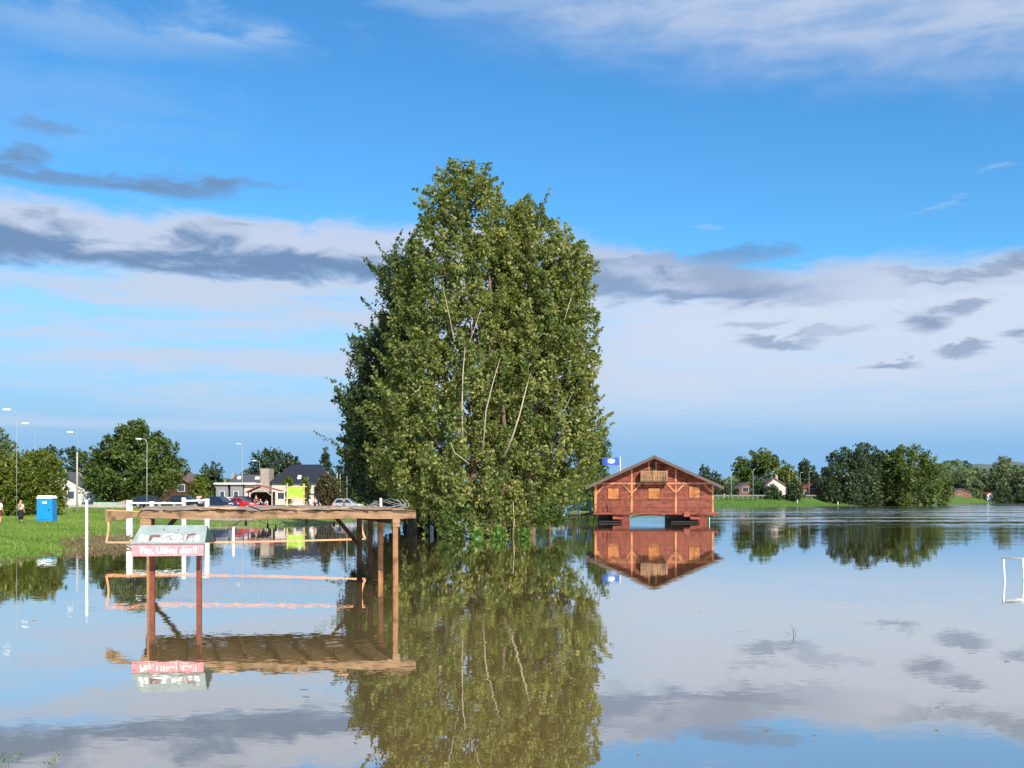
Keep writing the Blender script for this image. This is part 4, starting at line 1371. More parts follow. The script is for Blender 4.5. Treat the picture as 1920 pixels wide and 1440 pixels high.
# gangway from the bank
gw = thing('gangway', 'dark sloping gangway with blue railing leading up to the floating house', 'gangway', (at(1085, 0, 108).x, 108, 0))
gp = gw.location.copy()
A, B = at(1062, 972, 107), at(1113, 961, 107)
MB().bar(A + Vector((0, 0.9, 0)), B + Vector((0, 0.9, 0)), 1.6, 0.14).build('ramp', 'wood_dark', gw, False, gp)
for off in (0.1, 1.7):
    for t, hgt in ((0.05, 1.15), (0.5, 1.2), (0.92, 1.35)):
        q = A.lerp(B, t) + Vector((0, off, 0))
        MB().bar(q, q + Vector((-0.18, 0, hgt)), 0.08, 0.08).build('post', 'blue_metal', gw, False, gp)
    for hz2 in (0.55, 1.05):
        MB().bar(A.lerp(B, 0.0) + Vector((-0.1, off, hz2)), A.lerp(B, 0.95) + Vector((-0.15, off, hz2 + 0.2)), 0.05, 0.06).build('rail', 'blue_metal', gw, False, gp)
C1, C0 = at(1040, 958, 109), at(1062, 952, 109)
MB().bar(at(1030, 966, 109), at(1118, 966, 109), 1.8, 0.16).build('landing', 'concrete', gw, False, gp)
for px_ in (1040, 1061):
    q = at(px_, 966, 108.2)
    MB().bar(Vector((q.x, q.y, -1)), Vector((q.x, q.y, 1.75 if px_ == 1061 else 1.4)), 0.13, 0.13).build('post', 'blue_metal', gw, False, gp)
for z_ in (0.8, 1.1, 1.4):
    MB().bar(Vector((at(1035, 0, 108.2).x, 108.2, z_ - 0.15)), Vector((at(1061, 0, 108.2).x, 108.2, z_ + 0.1)), 0.05, 0.06).build('rail', 'blue_metal', gw, False, gp)

# flag
DF = 116.0
fl = thing('flag', 'blue flag with a white round emblem on a white pole behind the floating house', 'flag', (at(1164, 0, DF).x, DF, gz(at(1164, 0, DF).x, DF) if False else 0))
fo2 = fl.location.copy()
MB().tube([at(1164.5, 990, DF), at(1164, 900, DF), at(1162.5, 856, DF)], [0.07, 0.06, 0.045], 8).build('pole', 'white_paint', fl, True, fo2)


def flag_pt(u, v, lift=0.0):
    p = at(1161.5 - 33 * u, 857.5 + 1.5 * u * (1 - u) + (14.5 + 0.8 * u) * v, DF)
    p.y += 0.22 * math.sin(u * 7.0) * u - lift
    p.x += 0.08 * v * u
    return p


def cloth(poly_fn, nu, nv, t):
    vs, fs = [], []
    for s in (0, t):
        for j in range(nv + 1):
            for i in range(nu + 1):
                p = poly_fn(i / nu, j / nv).copy()
                p.y += s
                vs.append(p)
    n0 = (nu + 1) * (nv + 1)
    for j in range(nv):
        for i in range(nu):
            k_ = j * (nu + 1) + i
            fs.append((k_, k_ + 1, k_ + nu + 2, k_ + nu + 1))
            fs.append((n0 + k_, n0 + k_ + nu + 1, n0 + k_ + nu + 2, n0 + k_ + 1))
    return MB().add(vs, fs)


fc = cloth(lambda u, v: flag_pt(u, v), 14, 6, 0.012).build('cloth', 'flag_blue', fl, True, fo2)


def flag_ell(cu, cv, ru, rv, m, lift, n=18):
    ring = [flag_pt(cu + ru * math.cos(2 * math.pi * i / n), cv + rv * math.sin(2 * math.pi * i / n), lift) for i in range(n)]
    MB().add(ring + [flag_pt(cu, cv, lift)], [(i, (i + 1) % n, n) for i in range(n)]).build('emblem', m, fc, False, fo2)


flag_ell(0.47, 0.45, 0.215, 0.30, 'flag_white', 0.012)
flag_ell(0.56, 0.45, 0.045, 0.10, 'flag_blue', 0.018)
flag_ell(0.40, 0.48, 0.055, 0.06, 'flag_blue', 0.018)

# ------------------------------------------------------------------ portable toilet
pxm, Dq = 88.0, 84.0
xq = (pxm - 960) * Dq / F
pt = thing('portable_toilet', 'bright blue portable toilet with white roof on the left bank', 'toilet', (xq, Dq, gz(xq, Dq) - 0.02), R(6))
MB().box(-0.62, 0.62, -0.62, 0.62, 0.0, 0.14).build('base', 'blue_plastic', pt)
MB().hexa([(-0.6, -0.6, 0.14), (0.6, -0.6, 0.14), (0.6, 0.6, 0.14), (-0.6, 0.6, 0.14), (-0.57, -0.57, 1.82), (0.57, -0.57, 1.82), (0.57, 0.57, 1.82), (-0.57, 0.57, 1.82)]).build('cabin', 'blue_plastic', pt)
MB().hexa([(-0.63, -0.63, 1.822), (0.63, -0.63, 1.822), (0.63, 0.63, 1.822), (-0.63, 0.63, 1.822), (-0.52, -0.5, 2.06), (0.52, -0.5, 2.06), (0.52, 0.5, 2.06), (-0.52, 0.5, 2.06)]).build('roof', 'white_plastic', pt)
dr = MB().hexa([(-0.42, -0.635, 0.18), (0.42, -0.635, 0.18), (0.42, -0.598, 0.18), (-0.42, -0.598, 0.18), (-0.41, -0.603, 1.72), (0.41, -0.603, 1.72), (0.41, -0.568, 1.72), (-0.41, -0.568, 1.72)]).build('door', 'blue_plastic', pt)
MB().box(-0.17, 0.17, -0.625, -0.606, 1.42, 1.58).build('vent_panel', 'white_plastic', dr)
MB().box(0.30, 0.36, -0.66, -0.62, 0.88, 1.0).build('handle', 'black_metal', dr)


# ------------------------------------------------------------------ people
def skin_mesh(name, pts, edges, radii, sub=1):
    me = bpy.data.meshes.new(name)
    me.from_pydata(pts, edges, [])
    o = bpy.data.objects.new(name, me)
    COL.objects.link(o)
    md = o.modifiers.new('skin', 'SKIN')
    for v, r_ in zip(me.skin_vertices[0].data, radii):
        v.radius = r_ if isinstance(r_, tuple) else (r_, r_)
    me.skin_vertices[0].data[0].use_root = True
    s = o.modifiers.new('sub', 'SUBSURF')
    s.levels = s.render_levels = sub
    bpy.context.view_layer.update()
    out = bpy.data.meshes.new_from_object(o.evaluated_get(bpy.context.evaluated_depsgraph_get()))
    bpy.data.objects.remove(o)
    out.name = name
    out.polygons.foreach_set('use_smooth', [True] * len(out.polygons))
    return out


def person(loc, rz, label, top, bottom, hair, height=1.7, seated=False, long_hair=False, skirt=False, bare_legs=False, stride=0.0, bend=0.0, group=None):
    """Figure facing local -y; a continuous skinned body with clothes and hair as children."""
    k = height / 1.75
    J = {}
    hipz = 0.95 if not seated else 0.48
    J['pel'] = (0, 0, hipz)
    J['waist'] = (0, -0.02 - bend * 0.08, hipz + 0.16)
    J['chest'] = (0, -0.01 - bend * 0.22, hipz + 0.36)
    J['neck'] = (0, -bend * 0.30, hipz + 0.54)
    J['head'] = (0, -0.02 - bend * 0.36, hipz + 0.64)
    J['crown'] = (0, -0.01 - bend * 0.38, hipz + 0.77)
    for s, n_ in ((-1, 'l'), (1, 'r')):
        J['sh' + n_] = (s * 0.17, -bend * 0.26, hipz + 0.49)
        J['el' + n_] = (s * 0.24, -0.02 - bend * 0.26 + (0.0 if not seated else -0.08), hipz + 0.22)
        J['wr' + n_] = (s * 0.23, -0.08 - bend * 0.22 + (0 if not seated else -0.22), hipz - 0.02 + (0.12 if seated else 0))
        J['hn' + n_] = (s * 0.225, -0.11 - bend * 0.22 + (0 if not seated else -0.28), hipz - 0.10 + (0.16 if seated else 0))
        J['fg' + n_] = (s * 0.22, -0.125 - bend * 0.22 + (0 if not seated else -0.33), hipz - 0.17 + (0.18 if seated else 0))
        J['th' + n_] = (s * 0.19, -0.14 - bend * 0.22 + (0 if not seated else -0.30), hipz - 0.09 + (0.18 if seated else 0))
        st = s * stride
        if seated:
            J['hp' + n_] = (s * 0.10, -0.02, hipz - 0.02)
            J['kn' + n_] = (s * 0.12, -0.44, hipz + 0.02)
            J['an' + n_] = (s * 0.12, -0.42, 0.08)
        else:
            J['hp' + n_] = (s * 0.095, 0, hipz - 0.06)
            J['kn' + n_] = (s * 0.10, -0.03 - st * 0.5, 0.50)
            J['an' + n_] = (s * 0.10, 0.02 - st, 0.08)
        J['to' + n_] = (J['an' + n_][0] + s * 0.02, J['an' + n_][1] - 0.17, 0.035)
    rad = dict(pel=(0.15, 0.11), waist=(0.135, 0.095), chest=(0.165, 0.11), neck=0.055, head=(0.078, 0.095), crown=0.075)
    for n_ in 'lr':
        rad.update({'sh' + n_: 0.062, 'el' + n_: 0.043, 'wr' + n_: 0.03, 'hn' + n_: 0.032, 'fg' + n_: 0.016, 'th' + n_: 0.012, 'hp' + n_: 0.095, 'kn' + n_: 0.062, 'an' + n_: 0.042, 'to' + n_: 0.032})
    E_ = [('pel', 'waist'), ('waist', 'chest'), ('chest', 'neck'), ('neck', 'head'), ('head', 'crown')]
    for n_ in 'lr':
        E_ += [('chest', 'sh' + n_), ('sh' + n_, 'el' + n_), ('el' + n_, 'wr' + n_), ('wr' + n_, 'hn' + n_), ('hn' + n_, 'fg' + n_), ('hn' + n_, 'th' + n_),
               ('pel', 'hp' + n_), ('hp' + n_, 'kn' + n_), ('kn' + n_, 'an' + n_), ('an' + n_, 'to' + n_)]

    def grow(name, names, scale, m, parent, mod=None):
        names = list(names)
        ix = {q: i for i, q in enumerate(names)}
        P_ = []
        for q in names:
            v = Vector(J[q])
            if mod: v = mod(q, v)
            P_.append(tuple(v * k))
        ed = [(ix[a_], ix[b_]) for a_, b_ in E_ if a_ in ix and b_ in ix]
        rr = []
        for q in names:
            r_ = rad[q]
            sc = scale(q) if callable(scale) else scale
            rr.append(tuple(x_ * sc * k for x_ in r_) if isinstance(r_, tuple) else r_ * sc * k)
        me_ = skin_mesh(name, P_, ed, rr)
        me_.materials.append(M[m])
        return link(name, me_, parent)
    root = thing('person', label, 'person', loc, rz, group)
    grow('body', list(J), 1.0, 'skin', root)
    grow('shirt', ['pel', 'waist', 'chest', 'shl', 'shr', 'ell', 'elr'], lambda q: 1.17 if q not in ('ell', 'elr') else 1.3, top, root,
         lambda q, v: Vector(J['sh' + q[-1]]).lerp(v, 0.92) if q in ('ell', 'elr') else v)
    if skirt:
        MB().tube([Vector((0, 0, hipz + 0.10)) * k, Vector((0, 0, hipz - 0.1)) * k, Vector((0, 0, 0.55)) * k, Vector((0, 0, 0.30)) * k], [0.15 * k, 0.185 * k, 0.20 * k, 0.185 * k], 16).build('skirt', bottom, root, True)
    else:
        grow('trousers', ['pel', 'hpl', 'hpr', 'knl', 'knr'] + ([] if bare_legs else ['anl', 'anr']), lambda q: 1.18, bottom, root)
    hd = Vector(J['head']) * k
    cr = Vector(J['crown']) * k
    hair_pts = [hd + Vector((0, 0.045 * k, 0.02 * k)), cr + Vector((0, 0.02 * k, 0.0)), cr + Vector((0, -0.02, 0.02 * k))]
    mbh = MB()
    mbh.tube([hd + Vector((0, 0.055 * k, -0.03 * k)), hd + Vector((0, 0.045 * k, 0.05 * k)), hd + Vector((0, 0.03 * k, 0.11 * k)), cr + Vector((0, 0.012 * k, 0.045 * k)), cr + Vector((0, 0.005 * k, 0.075 * k))],
             [0.075 * k, 0.098 * k, 0.107 * k, 0.088 * k, 0.03 * k], 12)
    if long_hair:
        mbh.tube([hd + Vector((0, 0.07 * k, 0.05 * k)), hd + Vector((0, 0.10 * k, -0.12 * k)), hd + Vector((0, 0.11 * k, -0.30 * k)), hd + Vector((0, 0.12 * k, -0.36 * k))], [0.085 * k, 0.11 * k, 0.095 * k, 0.03 * k], 10)
    mbh.build('hair', hair, root, True)
    for s in (-1, 1):
        q = Vector(J['an' + ('l' if s < 0 else 'r')]) * k
        MB().hexa([(q.x - 0.045, q.y - 0.20, q.z - 0.08), (q.x + 0.045, q.y - 0.20, q.z - 0.08), (q.x + 0.04, q.y + 0.06, q.z - 0.08), (q.x - 0.04, q.y + 0.06, q.z - 0.08),
                   (q.x - 0.04, q.y - 0.19, q.z - 0.03), (q.x + 0.04, q.y - 0.19, q.z - 0.03), (q.x + 0.04, q.y + 0.05, q.z + 0.02), (q.x - 0.04, q.y + 0.05, q.z + 0.02)]).build('shoe', 'cl_black', root)
    return root


def stand(px, D):
    x = (px - 960) * D / F
    return (x, D, gz(x, D) + 0.005)


person(stand(39, 77), R(172), 'woman with long blond hair in pale pink top and black skirt on the bank', 'cl_pink', 'cl_black', 'hair_blond', 1.62, long_hair=True, skirt=True)
person(stand(-1, 75), R(160), 'person in white top and dark shorts cut by the left picture edge', 'cl_white', 'cl_maroon', 'hair_dark', 1.72, bare_legs=True)


# ------------------------------------------------------------------ cars
def make_car(label, loc, rz, paint, kind='hatch', L_=4.2, W2=0.86, group='cars parked beyond the flooded meadow'):
    """Car pointing along local +x, wheels on z = 0."""
    root = thing('parked_car', label, 'car', loc, rz, group)
    h = L_ / 2
    belt = 0.90
    prof = [(-h, 0.38), (-h + 0.02, 0.72), (-h + 0.12, belt), (h * 0.42, belt - 0.02), (h * 0.8, 0.80), (h - 0.05, 0.66), (h, 0.45), (h - 0.06, 0.25), (-h + 0.08, 0.25)]
    mbc = MB()
    rings = []
    for y, sc, dz in ((-W2 + 0.0, 0.965, 0.03), (-W2 - 0.05, 0.985, 0.0), (0, 1.0, 0.02), (W2 + 0.05, 0.985, 0.0), (W2 + 0.0, 0.965, 0.03)):
        y = y if abs(y) < W2 + 0.04 else math.copysign(W2, y)
        rings.append([(x_ * sc, y if sc != 0.965 else math.copysign(W2 - 0.07, y), (z_ + (0.02 if sc != 0.965 else 0.045) * (1 if z_ > 0.6 and sc == 1.0 else 0) - (0.0 if sc != 0.965 else 0.0))) for x_, z_ in prof])
    rings = [rings[1], rings[2], rings[3]]
    top = []
    n_ = len(prof)
    vs = [q for r_ in rings for q in r_]
    fs = []
    for i in range(len(rings) - 1):
        for j in range(n_):
            j2 = (j + 1) % n_
            fs.append((i * n_ + j, i * n_ + j2, (i + 1) * n_ + j2, (i + 1) * n_ + j))
    fs.append(tuple(range(n_)))
    fs.append(tuple((len(rings) - 1) * n_ + j for j in range(n_)))
    mbc.add(vs, fs)
    body = mbc.build('body', paint, root)
    rear = {'hatch': (-h + 0.16, -h + 0.62), 'estate': (-h + 0.12, -h + 0.40), 'saloon': (-h + 0.75, -h + 1.25), 'van': (-h + 0.06, -h + 0.14)}[kind]
    rz_ = 1.90 if kind == 'van' else (1.48 if kind != 'saloon' else 1.42)
    fx0, fx1 = (h * 0.50, h * 0.06) if kind != 'van' else (h * 0.72, h * 0.45)
    bw, tw2 = W2 - 0.05, W2 - 0.24
    zb2 = belt - 0.03
    MB().hexa([(rear[0], -bw, zb2), (fx0, -bw, zb2), (fx0, bw, zb2), (rear[0], bw, zb2), (rear[1], -tw2, rz_), (fx1, -tw2, rz_), (fx1, tw2, rz_), (rear[1], tw2, rz_)]).build('cabin', paint, root)
    MB().hexa([(rear[1] - 0.02, -tw2 + 0.02, rz_ + 0.002), (fx1 + 0.02, -tw2 + 0.02, rz_ + 0.002), (fx1 + 0.02, tw2 - 0.02, rz_ + 0.002), (rear[1] - 0.02, tw2 - 0.02, rz_ + 0.002),
               (rear[1] + 0.12, -tw2 + 0.14, rz_ + 0.05), (fx1 - 0.15, -tw2 + 0.14, rz_ + 0.05), (fx1 - 0.15, tw2 - 0.14, rz_ + 0.05), (rear[1] + 0.12, tw2 - 0.14, rz_ + 0.05)]).build('roof', paint, root)

    def P3(t, v, s):   # point on the cabin side: t along, v up
        xb = rear[0] + (fx0 - rear[0]) * t; xt = rear[1] + (fx1 - rear[1]) * t
        return Vector((xb + (xt - xb) * v, s * (bw + (tw2 - bw) * v + 0.008), zb2 + (rz_ - zb2) * v))
    for s in (-1, 1):
        for t0, t1 in (((0.06, 0.28), (0.31, 0.60), (0.64, 0.93)) if kind == 'estate' else ((0.08, 0.47), (0.52, 0.93))):
            q = [P3(t0, 0.12, s), P3(t1, 0.12, s), P3(t1, 0.88, s), P3(t0, 0.88, s)]
            q2 = [v - Vector((0, s * 0.02, 0)) for v in q]
            MB().hexa(q2 + q).build('window', 'glass', root)
    for fx_b, fx_t, d_ in ((fx0, fx1, 1), (rear[0], rear[1], -1)):
        q = []
        for v, yy in ((0.1, bw - 0.08), (0.92, tw2 - 0.06)):
            xx = fx_b + (fx_t - fx_b) * v + d_ * 0.012
            zz = zb2 + (rz_ - zb2) * v
            q.append((xx, -yy, zz)); q.append((xx, yy, zz))
        a_ = [q[0], q[1], q[3], q[2]]
        MB().hexa([(v[0] - d_ * 0.03, v[1], v[2]) for v in a_] + a_).build('windscreen', 'glass', root)
    for xw_ in (-h * 0.62, h * 0.64):
        for s in (-1, 1):
            y0, y1 = s * (W2 - 0.18), s * (W2 + 0.015)
            ty = MB().tube([(xw_, y0, 0.31), (xw_, y1, 0.31)], 0.31, 16).build('wheel', 'tyre', root)
            MB().tube([(xw_, y1 - s * 0.005, 0.31), (xw_, y1 + s * 0.012, 0.31)], 0.20, 12).build('rim', 'rim', ty)
    for s in (-1, 1):
        MB().hexa([(h - 0.16, s * (W2 - 0.36), 0.60), (h - 0.02, s * (W2 - 0.36), 0.58), (h - 0.10, s * (W2 + 0.005), 0.60), (h - 0.34, s * (W2 + 0.005), 0.62),
                   (h - 0.22, s * (W2 - 0.36), 0.75), (h - 0.07, s * (W2 - 0.36), 0.70), (h - 0.16, s * (W2 + 0.005), 0.71), (h - 0.40, s * (W2 + 0.005), 0.75)]).build('headlight', 'lamp_glass', root)
        MB().box(-h - 0.012, -h + 0.2, s * (W2 - 0.12) - 0.13, s * (W2 - 0.12) + 0.13, 0.62, 0.86).build('tail_lamp', 'lamp_red', root)
        MB().box(h * 0.30, h * 0.30 + 0.12, s * (W2 + 0.01), s * (W2 + 0.16), belt, belt + 0.12).build('mirror', paint, root)
    MB().box(h - 0.04, h + 0.012, -0.5, 0.5, 0.34, 0.52).build('grille', 'black_metal', root)
    return root


def carpos(px, D):
    x = (px - 960) * D / F
    return (x, D, gz(x, D) + 0.055)


make_car('dark blue estate car at the left end of the row, under the large round tree', carpos(285, 131), R(-8), 'car_dark', 'estate', 4.4)
make_car('black saloon car second from left in the parked row', carpos(352, 132), R(-10), 'car_black', 'estate', 4.4)
make_car('navy blue hatchback in front of the grey flat-roofed kiosk', carpos(415, 129), R(-22), 'car_navy', 'hatch', 4.2)
make_car('white car mostly hidden between the navy and the red car', carpos(430, 134), R(-18), 'car_white', 'saloon', 4.3)
make_car('bright red car next to the red-roofed shelter', carpos(452, 130.5), R(-14), 'car_red', 'saloon', 4.0)
make_car('dark hatchback behind the red car', carpos(462, 137), R(-10), 'car_black', 'hatch', 4.1)
make_car('silver compact car parked alone on the grass by the lamp post', carpos(652, 142), R(-6), 'car_silver', 'hatch', 4.0)
make_car('white van parked under the tall dark trees on the right bank', carpos(1567, 292), R(5), 'car_white', 'van', 4.6)

# ------------------------------------------------------------------ kiosk shelter, board, frame, lamps
Dk = 138.0
ks = Dk / F


def loc_of(px, D): return stand(px, D)


l0 = loc_of(496, Dk)
sp_ = thing('picnic_shelter', 'small open shelter with red gabled roof and arched braces by the car park', 'shelter', l0, R(4))
for x_ in (-1.9, 1.1):
    for y_ in (-0.9, 1.2):
        MB().box(x_ - 0.07, x_ + 0.07, y_ - 0.07, y_ + 0.07, -0.2, 2.25).build('post', 'concrete' if x_ > 0 else 'wood_dark', sp_)
for s, (xa, xb) in ((-1, (-2.25, -0.45)), (1, (-0.45, 2.2))):
    za, zb_ = (2.1, 2.95) if s < 0 else (2.95, 2.25)
    MB().prism([(xa, za), (xb, zb_), (xb, zb_ + 0.13), (xa, za + 0.13)], -1.3, 1.6).build('roof', 'roof_red', sp_)
for xa, xb in ((-1.9, -0.45), (1.1, -0.45)):
    pts = [(xa + (xb - xa) * t, -0.9, 1.7 + 0.85 * math.sin(t * math.pi / 2)) for t in [i / 6 for i in range(7)]]
    mbx = MB()
    for a_, b_ in zip(pts[:-1], pts[1:]):
        mbx.bar(a_, b_, 0.10, 0.14, (0, 1, 0))
    mbx.build('arch_brace', 'concrete', sp_)
MB().box(-1.83, 1.03, 1.14, 1.2, 0.0, 2.2).build('back_wall', 'wood_dark', sp_)
MB().box(1.06, 1.14, -0.7, 1.1, 0.0, 2.2).build('side_wall', 'wood_dark', sp_)
bn = thing('bench', 'dark wooden bench inside the red-roofed shelter', 'bench', (l0[0] - 0.2, l0[1] + 0.2, l0[2]), R(4))
MB().box(-1.2, 0.8, -0.2, 0.2, 0.40, 0.45).build('seat', 'wood_dark', bn)
for x_ in (-1.05, 0.6):
    MB().box(x_, x_ + 0.08, -0.17, 0.17, 0.0, 0.398).build('leg', 'wood_dark', bn)
PG = 'people at the red-roofed shelter and map board'
person((l0[0] - 0.55, l0[1] + 0.1, l0[2]), R(0), 'person seated in the shelter wearing a pale top, left of the white shirt', 'cl_pink', 'cl_black', 'hair_grey', 1.7, True, group=PG)
person((l0[0] + 0.35, l0[1] + 0.1, l0[2]), R(-30), 'person in a white shirt seated leaning forward in the shelter', 'cl_white', 'cl_red', 'hair_dark', 1.72, True, bend=0.6, group=PG)
person((at(480, 0, 135).x, 135, gz(at(480, 0, 135).x, 135) + 0.05), R(30), 'person in black standing beside the red car', 'cl_black', 'cl_black', 'hair_dark', 1.75, group=PG)
person(stand(583, 137.5), R(190), 'person in white top and pale jeans seen through the black frame', 'cl_white', 'cl_lightjeans', 'hair_grey', 1.78, stride=0.12, group=PG)
person(stand(590.5, 138.5), R(170), 'person in pink top and dark trousers beside the white-topped one', 'cl_pink', 'cl_black', 'hair_blond', 1.66, group=PG)
person(stand(372, 139), R(180), 'person in pale top behind the black saloon car', 'cl_pink', 'cl_jeans', 'hair_dark', 1.75)
person(stand(377, 139.5), R(180), 'person in black top behind the black saloon car, right of the pale one', 'cl_black', 'cl_jeans', 'hair_dark', 1.75)
person(stand(645, 139.6), R(200), 'person in dark clothes standing against the silver car', 'cl_black', 'cl_jeans', 'hair_dark', 1.72)

l1 = loc_of(554.5, 134)
ib = thing('information_board', 'lime green map board on two pale wooden posts', 'notice board', l1, R(3))
s_ = 134 / F
for px_ in (539, 570):
    x_ = (px_ - 554.5) * s_
    MB().box(x_ - 0.07, x_ + 0.07, -0.07, 0.07, -0.3, CAMZ - (907 - HOR) * s_ - l1[2]).build('post', 'board_wood', ib)
pz0, pz1 = CAMZ - (934 - HOR) * s_ - l1[2], CAMZ - (913 - HOR) * s_ - l1[2]
for z_ in (pz0 - 0.04, pz1 + 0.04):
    MB().box(-1.35, 1.35, -0.125, -0.072, z_ - 0.045, z_ + 0.045).build('crossbar', 'board_wood', ib)
pn = MB().box(-0.93, 0.93, -0.065, -0.03, pz0 + 0.006, pz1 - 0.006).build('map_panel', 'lime', ib)


def blobp(cx, cz, rx, rz2, m, seed):
    r2 = random.Random(seed)
    pts = []
    for i in range(11):
        q = 2 * math.pi * i / 11
        w = r2.uniform(0.7, 1.2)
        pts.append((cx + rx * w * math.cos(q), cz + rz2 * w * math.sin(q)))
    MB().prism(pts, -0.069, -0.0655).build('map_patch', m, pn)


blobp(-0.50, pz0 + 0.85, 0.26, 0.13, 'map_green', 1)
blobp(0.70, pz0 + 0.90, 0.16, 0.09, 'map_green', 2)
blobp(-0.02, pz0 + 0.34, 0.05, 0.07, 'map_green', 3)
blobp(-0.55, pz0 + 0.20, 0.28, 0.11, 'map_yellow', 4)
blobp(0.15, pz0 + 0.14, 0.30, 0.07, 'map_yellow', 5)
l2 = loc_of(587.5, 134)
bf = thing('metal_frame', 'black rectangular metal frame standing right of the lime map board', 'frame', l2, R(0))
fw, fh = 0.66, 2.05
for x_ in (-fw, fw):
    MB().box(x_ - 0.085, x_ + 0.085, -0.05, 0.05, -0.2, fh).build('upright', 'black_metal', bf)
MB().box(-fw - 0.085, fw + 0.085, -0.052, 0.052, fh + 0.002, fh + 0.16).build('top_bar', 'black_metal', bf)
MB().bar((0.1, 0.02, 1.35), (fw - 0.1, 0.02, 0.0), 0.07, 0.07, (0, 1, 0)).build('strut', 'black_metal', bf)


def lamp(label, px_pole, head_px, head_py, D, group, name='street_lamp', k=1.0, hm='lamp_white', pm='steel'):
    x = (px_pole - 960) * D / F
    z0 = gz(x, D)
    t = thing(name, label, 'street lamp', (x, D, z0), 0, group)
    zt2 = CAMZ - (head_py - HOR) * D / F - z0
    dxh = (head_px - px_pole) * D / F
    pts = [(0, 0, -0.3), (0, 0, zt2 * 0.5), (0, 0, zt2 - 0.45), (dxh * 0.08, 0, zt2 - 0.18), (dxh * 0.3, 0, zt2 - 0.03), (dxh * 0.75, 0, zt2)]
    MB().tube(pts, [r_ * k for r_ in (0.05, 0.042, 0.036, 0.034, 0.03, 0.026)], 8).build('pole', pm, t, True)
    s = 1 if dxh > 0 else -1
    MB().hexa([(dxh * 0.7, -0.14, zt2 - 0.06), (dxh * 1.0 + s * 0.38, -0.11, zt2 - 0.03), (dxh * 1.0 + s * 0.38, 0.11, zt2 - 0.03), (dxh * 0.7, 0.14, zt2 - 0.06),
               (dxh * 0.7, -0.09, zt2 + 0.08), (dxh * 1.0 + s * 0.36, -0.07, zt2 + 0.06), (dxh * 1.0 + s * 0.36, 0.07, zt2 + 0.06), (dxh * 0.7, 0.09, zt2 + 0.08)]).build('lamp_head', hm, t)
    return t


LG = 'street lamps along the left road'
lamp('tallest street lamp at the far left edge', 31, 15, 768, 82, LG, k=0.34)
lamp('street lamp second from the left edge', 65, 49, 794, 97, LG, k=0.38)
lamp('street lamp rising beside the white house', 146, 133, 810, 112, LG, k=0.4)
lamp('curved street lamp in front of the large round tree', 275.5, 261, 823, 122, LG)
lamp('slim street lamp beside the grey kiosk', 454.5, 449, 832, 150, LG, k=0.8)
lamp('street lamp left of the slate-roofed house', 487, 478, 864, 165, LG)
lamp('street lamp beside the silver car', 650.5, 655, 850, 146, LG)
LR = 'lamp posts along the right dike'
for i, (px_, py_, lab) in enumerate(((1371.5, 884, 'dike lamp post nearest the floating house'), (1412, 880, 'dike lamp post left of the white gabled house'),
                                    (1447.5, 884, 'dike lamp post in front of the white gabled house'), (1480, 880, 'dike lamp post at the right corner of the white house'),
                                    (1500.5, 886, 'dike lamp post left of the brick house'), (1517, 884, 'dike lamp post in front of the brick house'))):
    lamp(lab, px_, px_ + 1.5, py_, (243, 251, 257, 261, 263, 265)[i], LR, k=1.15, hm='pole_dark', pm='pole_dark')
# small service poles at the left
for px_, py_, D, lab in ((144.5, 848, 108, 'pale thick pole in front of the white house'), (123, 880, 118, 'short brownish pole beside the lime bush'), (615, 884, 168, 'thin pale pole right of the slate-roofed house'), (632, 888, 168, 'thin pale pole behind the rusty shrub'), (638, 890, 169, 'thin pale pole beside another behind the rusty shrub')):
    x = (px_ - 960) * D / F
    z0 = gz(x, D)
    zt3 = CAMZ - (py_ - HOR) * D / F - z0
    o = MB().tube([(0, 0, -0.3), (0, 0, zt3 * 0.6), (0, 0, zt3)], [0.11, 0.10, 0.08], 7).build('utility_pole', 'concrete', None, True)
    o.location = (x, D, z0)
    tag(o, lab, 'pole', 'thin poles by the slate house')

# ------------------------------------------------------------------ houses
def gable_house(name, label, D, px0, px1, eave_py, apex_py, apex_px=None, depth=9.0, wall='white_wall', roof='roof_tile', windows=(), rz=0.0, chimney=None, door=None, over=0.35):
    pc = (px0 + px1) / 2
    s = D / F
    x = (pc - 960) * s
    z0 = gz(x, D)
    t = thing(name, label, 'house', (x, D, z0), rz)
    hw = (px1 - px0) / 2 * s
    ze, za = CAMZ - (eave_py - HOR) * s - z0, CAMZ - (apex_py - HOR) * s - z0
    ax = 0 if apex_px is None else (apex_px - pc) * s
    MB().prism([(-hw, -0.3), (hw, -0.3), (hw, ze), (ax, za), (-hw, ze)], 0, depth).build('wall', wall, t)
    rf = None
    for sx_, xe in ((-1, -hw), (1, hw)):
        sl = (za - ze) / abs(xe - ax)
        xo = xe + sx_ * over
        zo = ze - sl * over
        r_ = MB().prism([(ax, za + 0.02), (xo, zo + 0.02), (xo, zo + 0.24), (ax, za + 0.24)], -over, depth + over).build('roof', roof, t)
        rf = rf or r_
    for wx, wy, ww, wh in windows:
        xx, zz = (wx - pc) * s, CAMZ - (wy - HOR) * s - z0
        f_ = MB().box(xx - ww / 2 - 0.06, xx + ww / 2 + 0.06, -0.07, -0.004, zz - wh / 2 - 0.06, zz + wh / 2 + 0.06).build('window', 'white_paint', t)
        MB().box(xx - ww / 2, xx + ww / 2, -0.085, -0.072, zz - wh / 2, zz + wh / 2).build('pane', 'window', f_)
    if door:
        dxx = (door - pc) * s
        MB().box(dxx - 0.5, dxx + 0.5, -0.06, -0.004, 0, 2.1).build('door', 'wood_dark', t)
    if chimney:
        cx, cpy = chimney
        xx = (cx - pc) * s
        MB().box(xx - 0.3, xx + 0.3, depth * 0.4, depth * 0.4 + 0.6, ze, CAMZ - (cpy - HOR) * s - z0).build('chimney', 'tan_wall', rf)
    return t


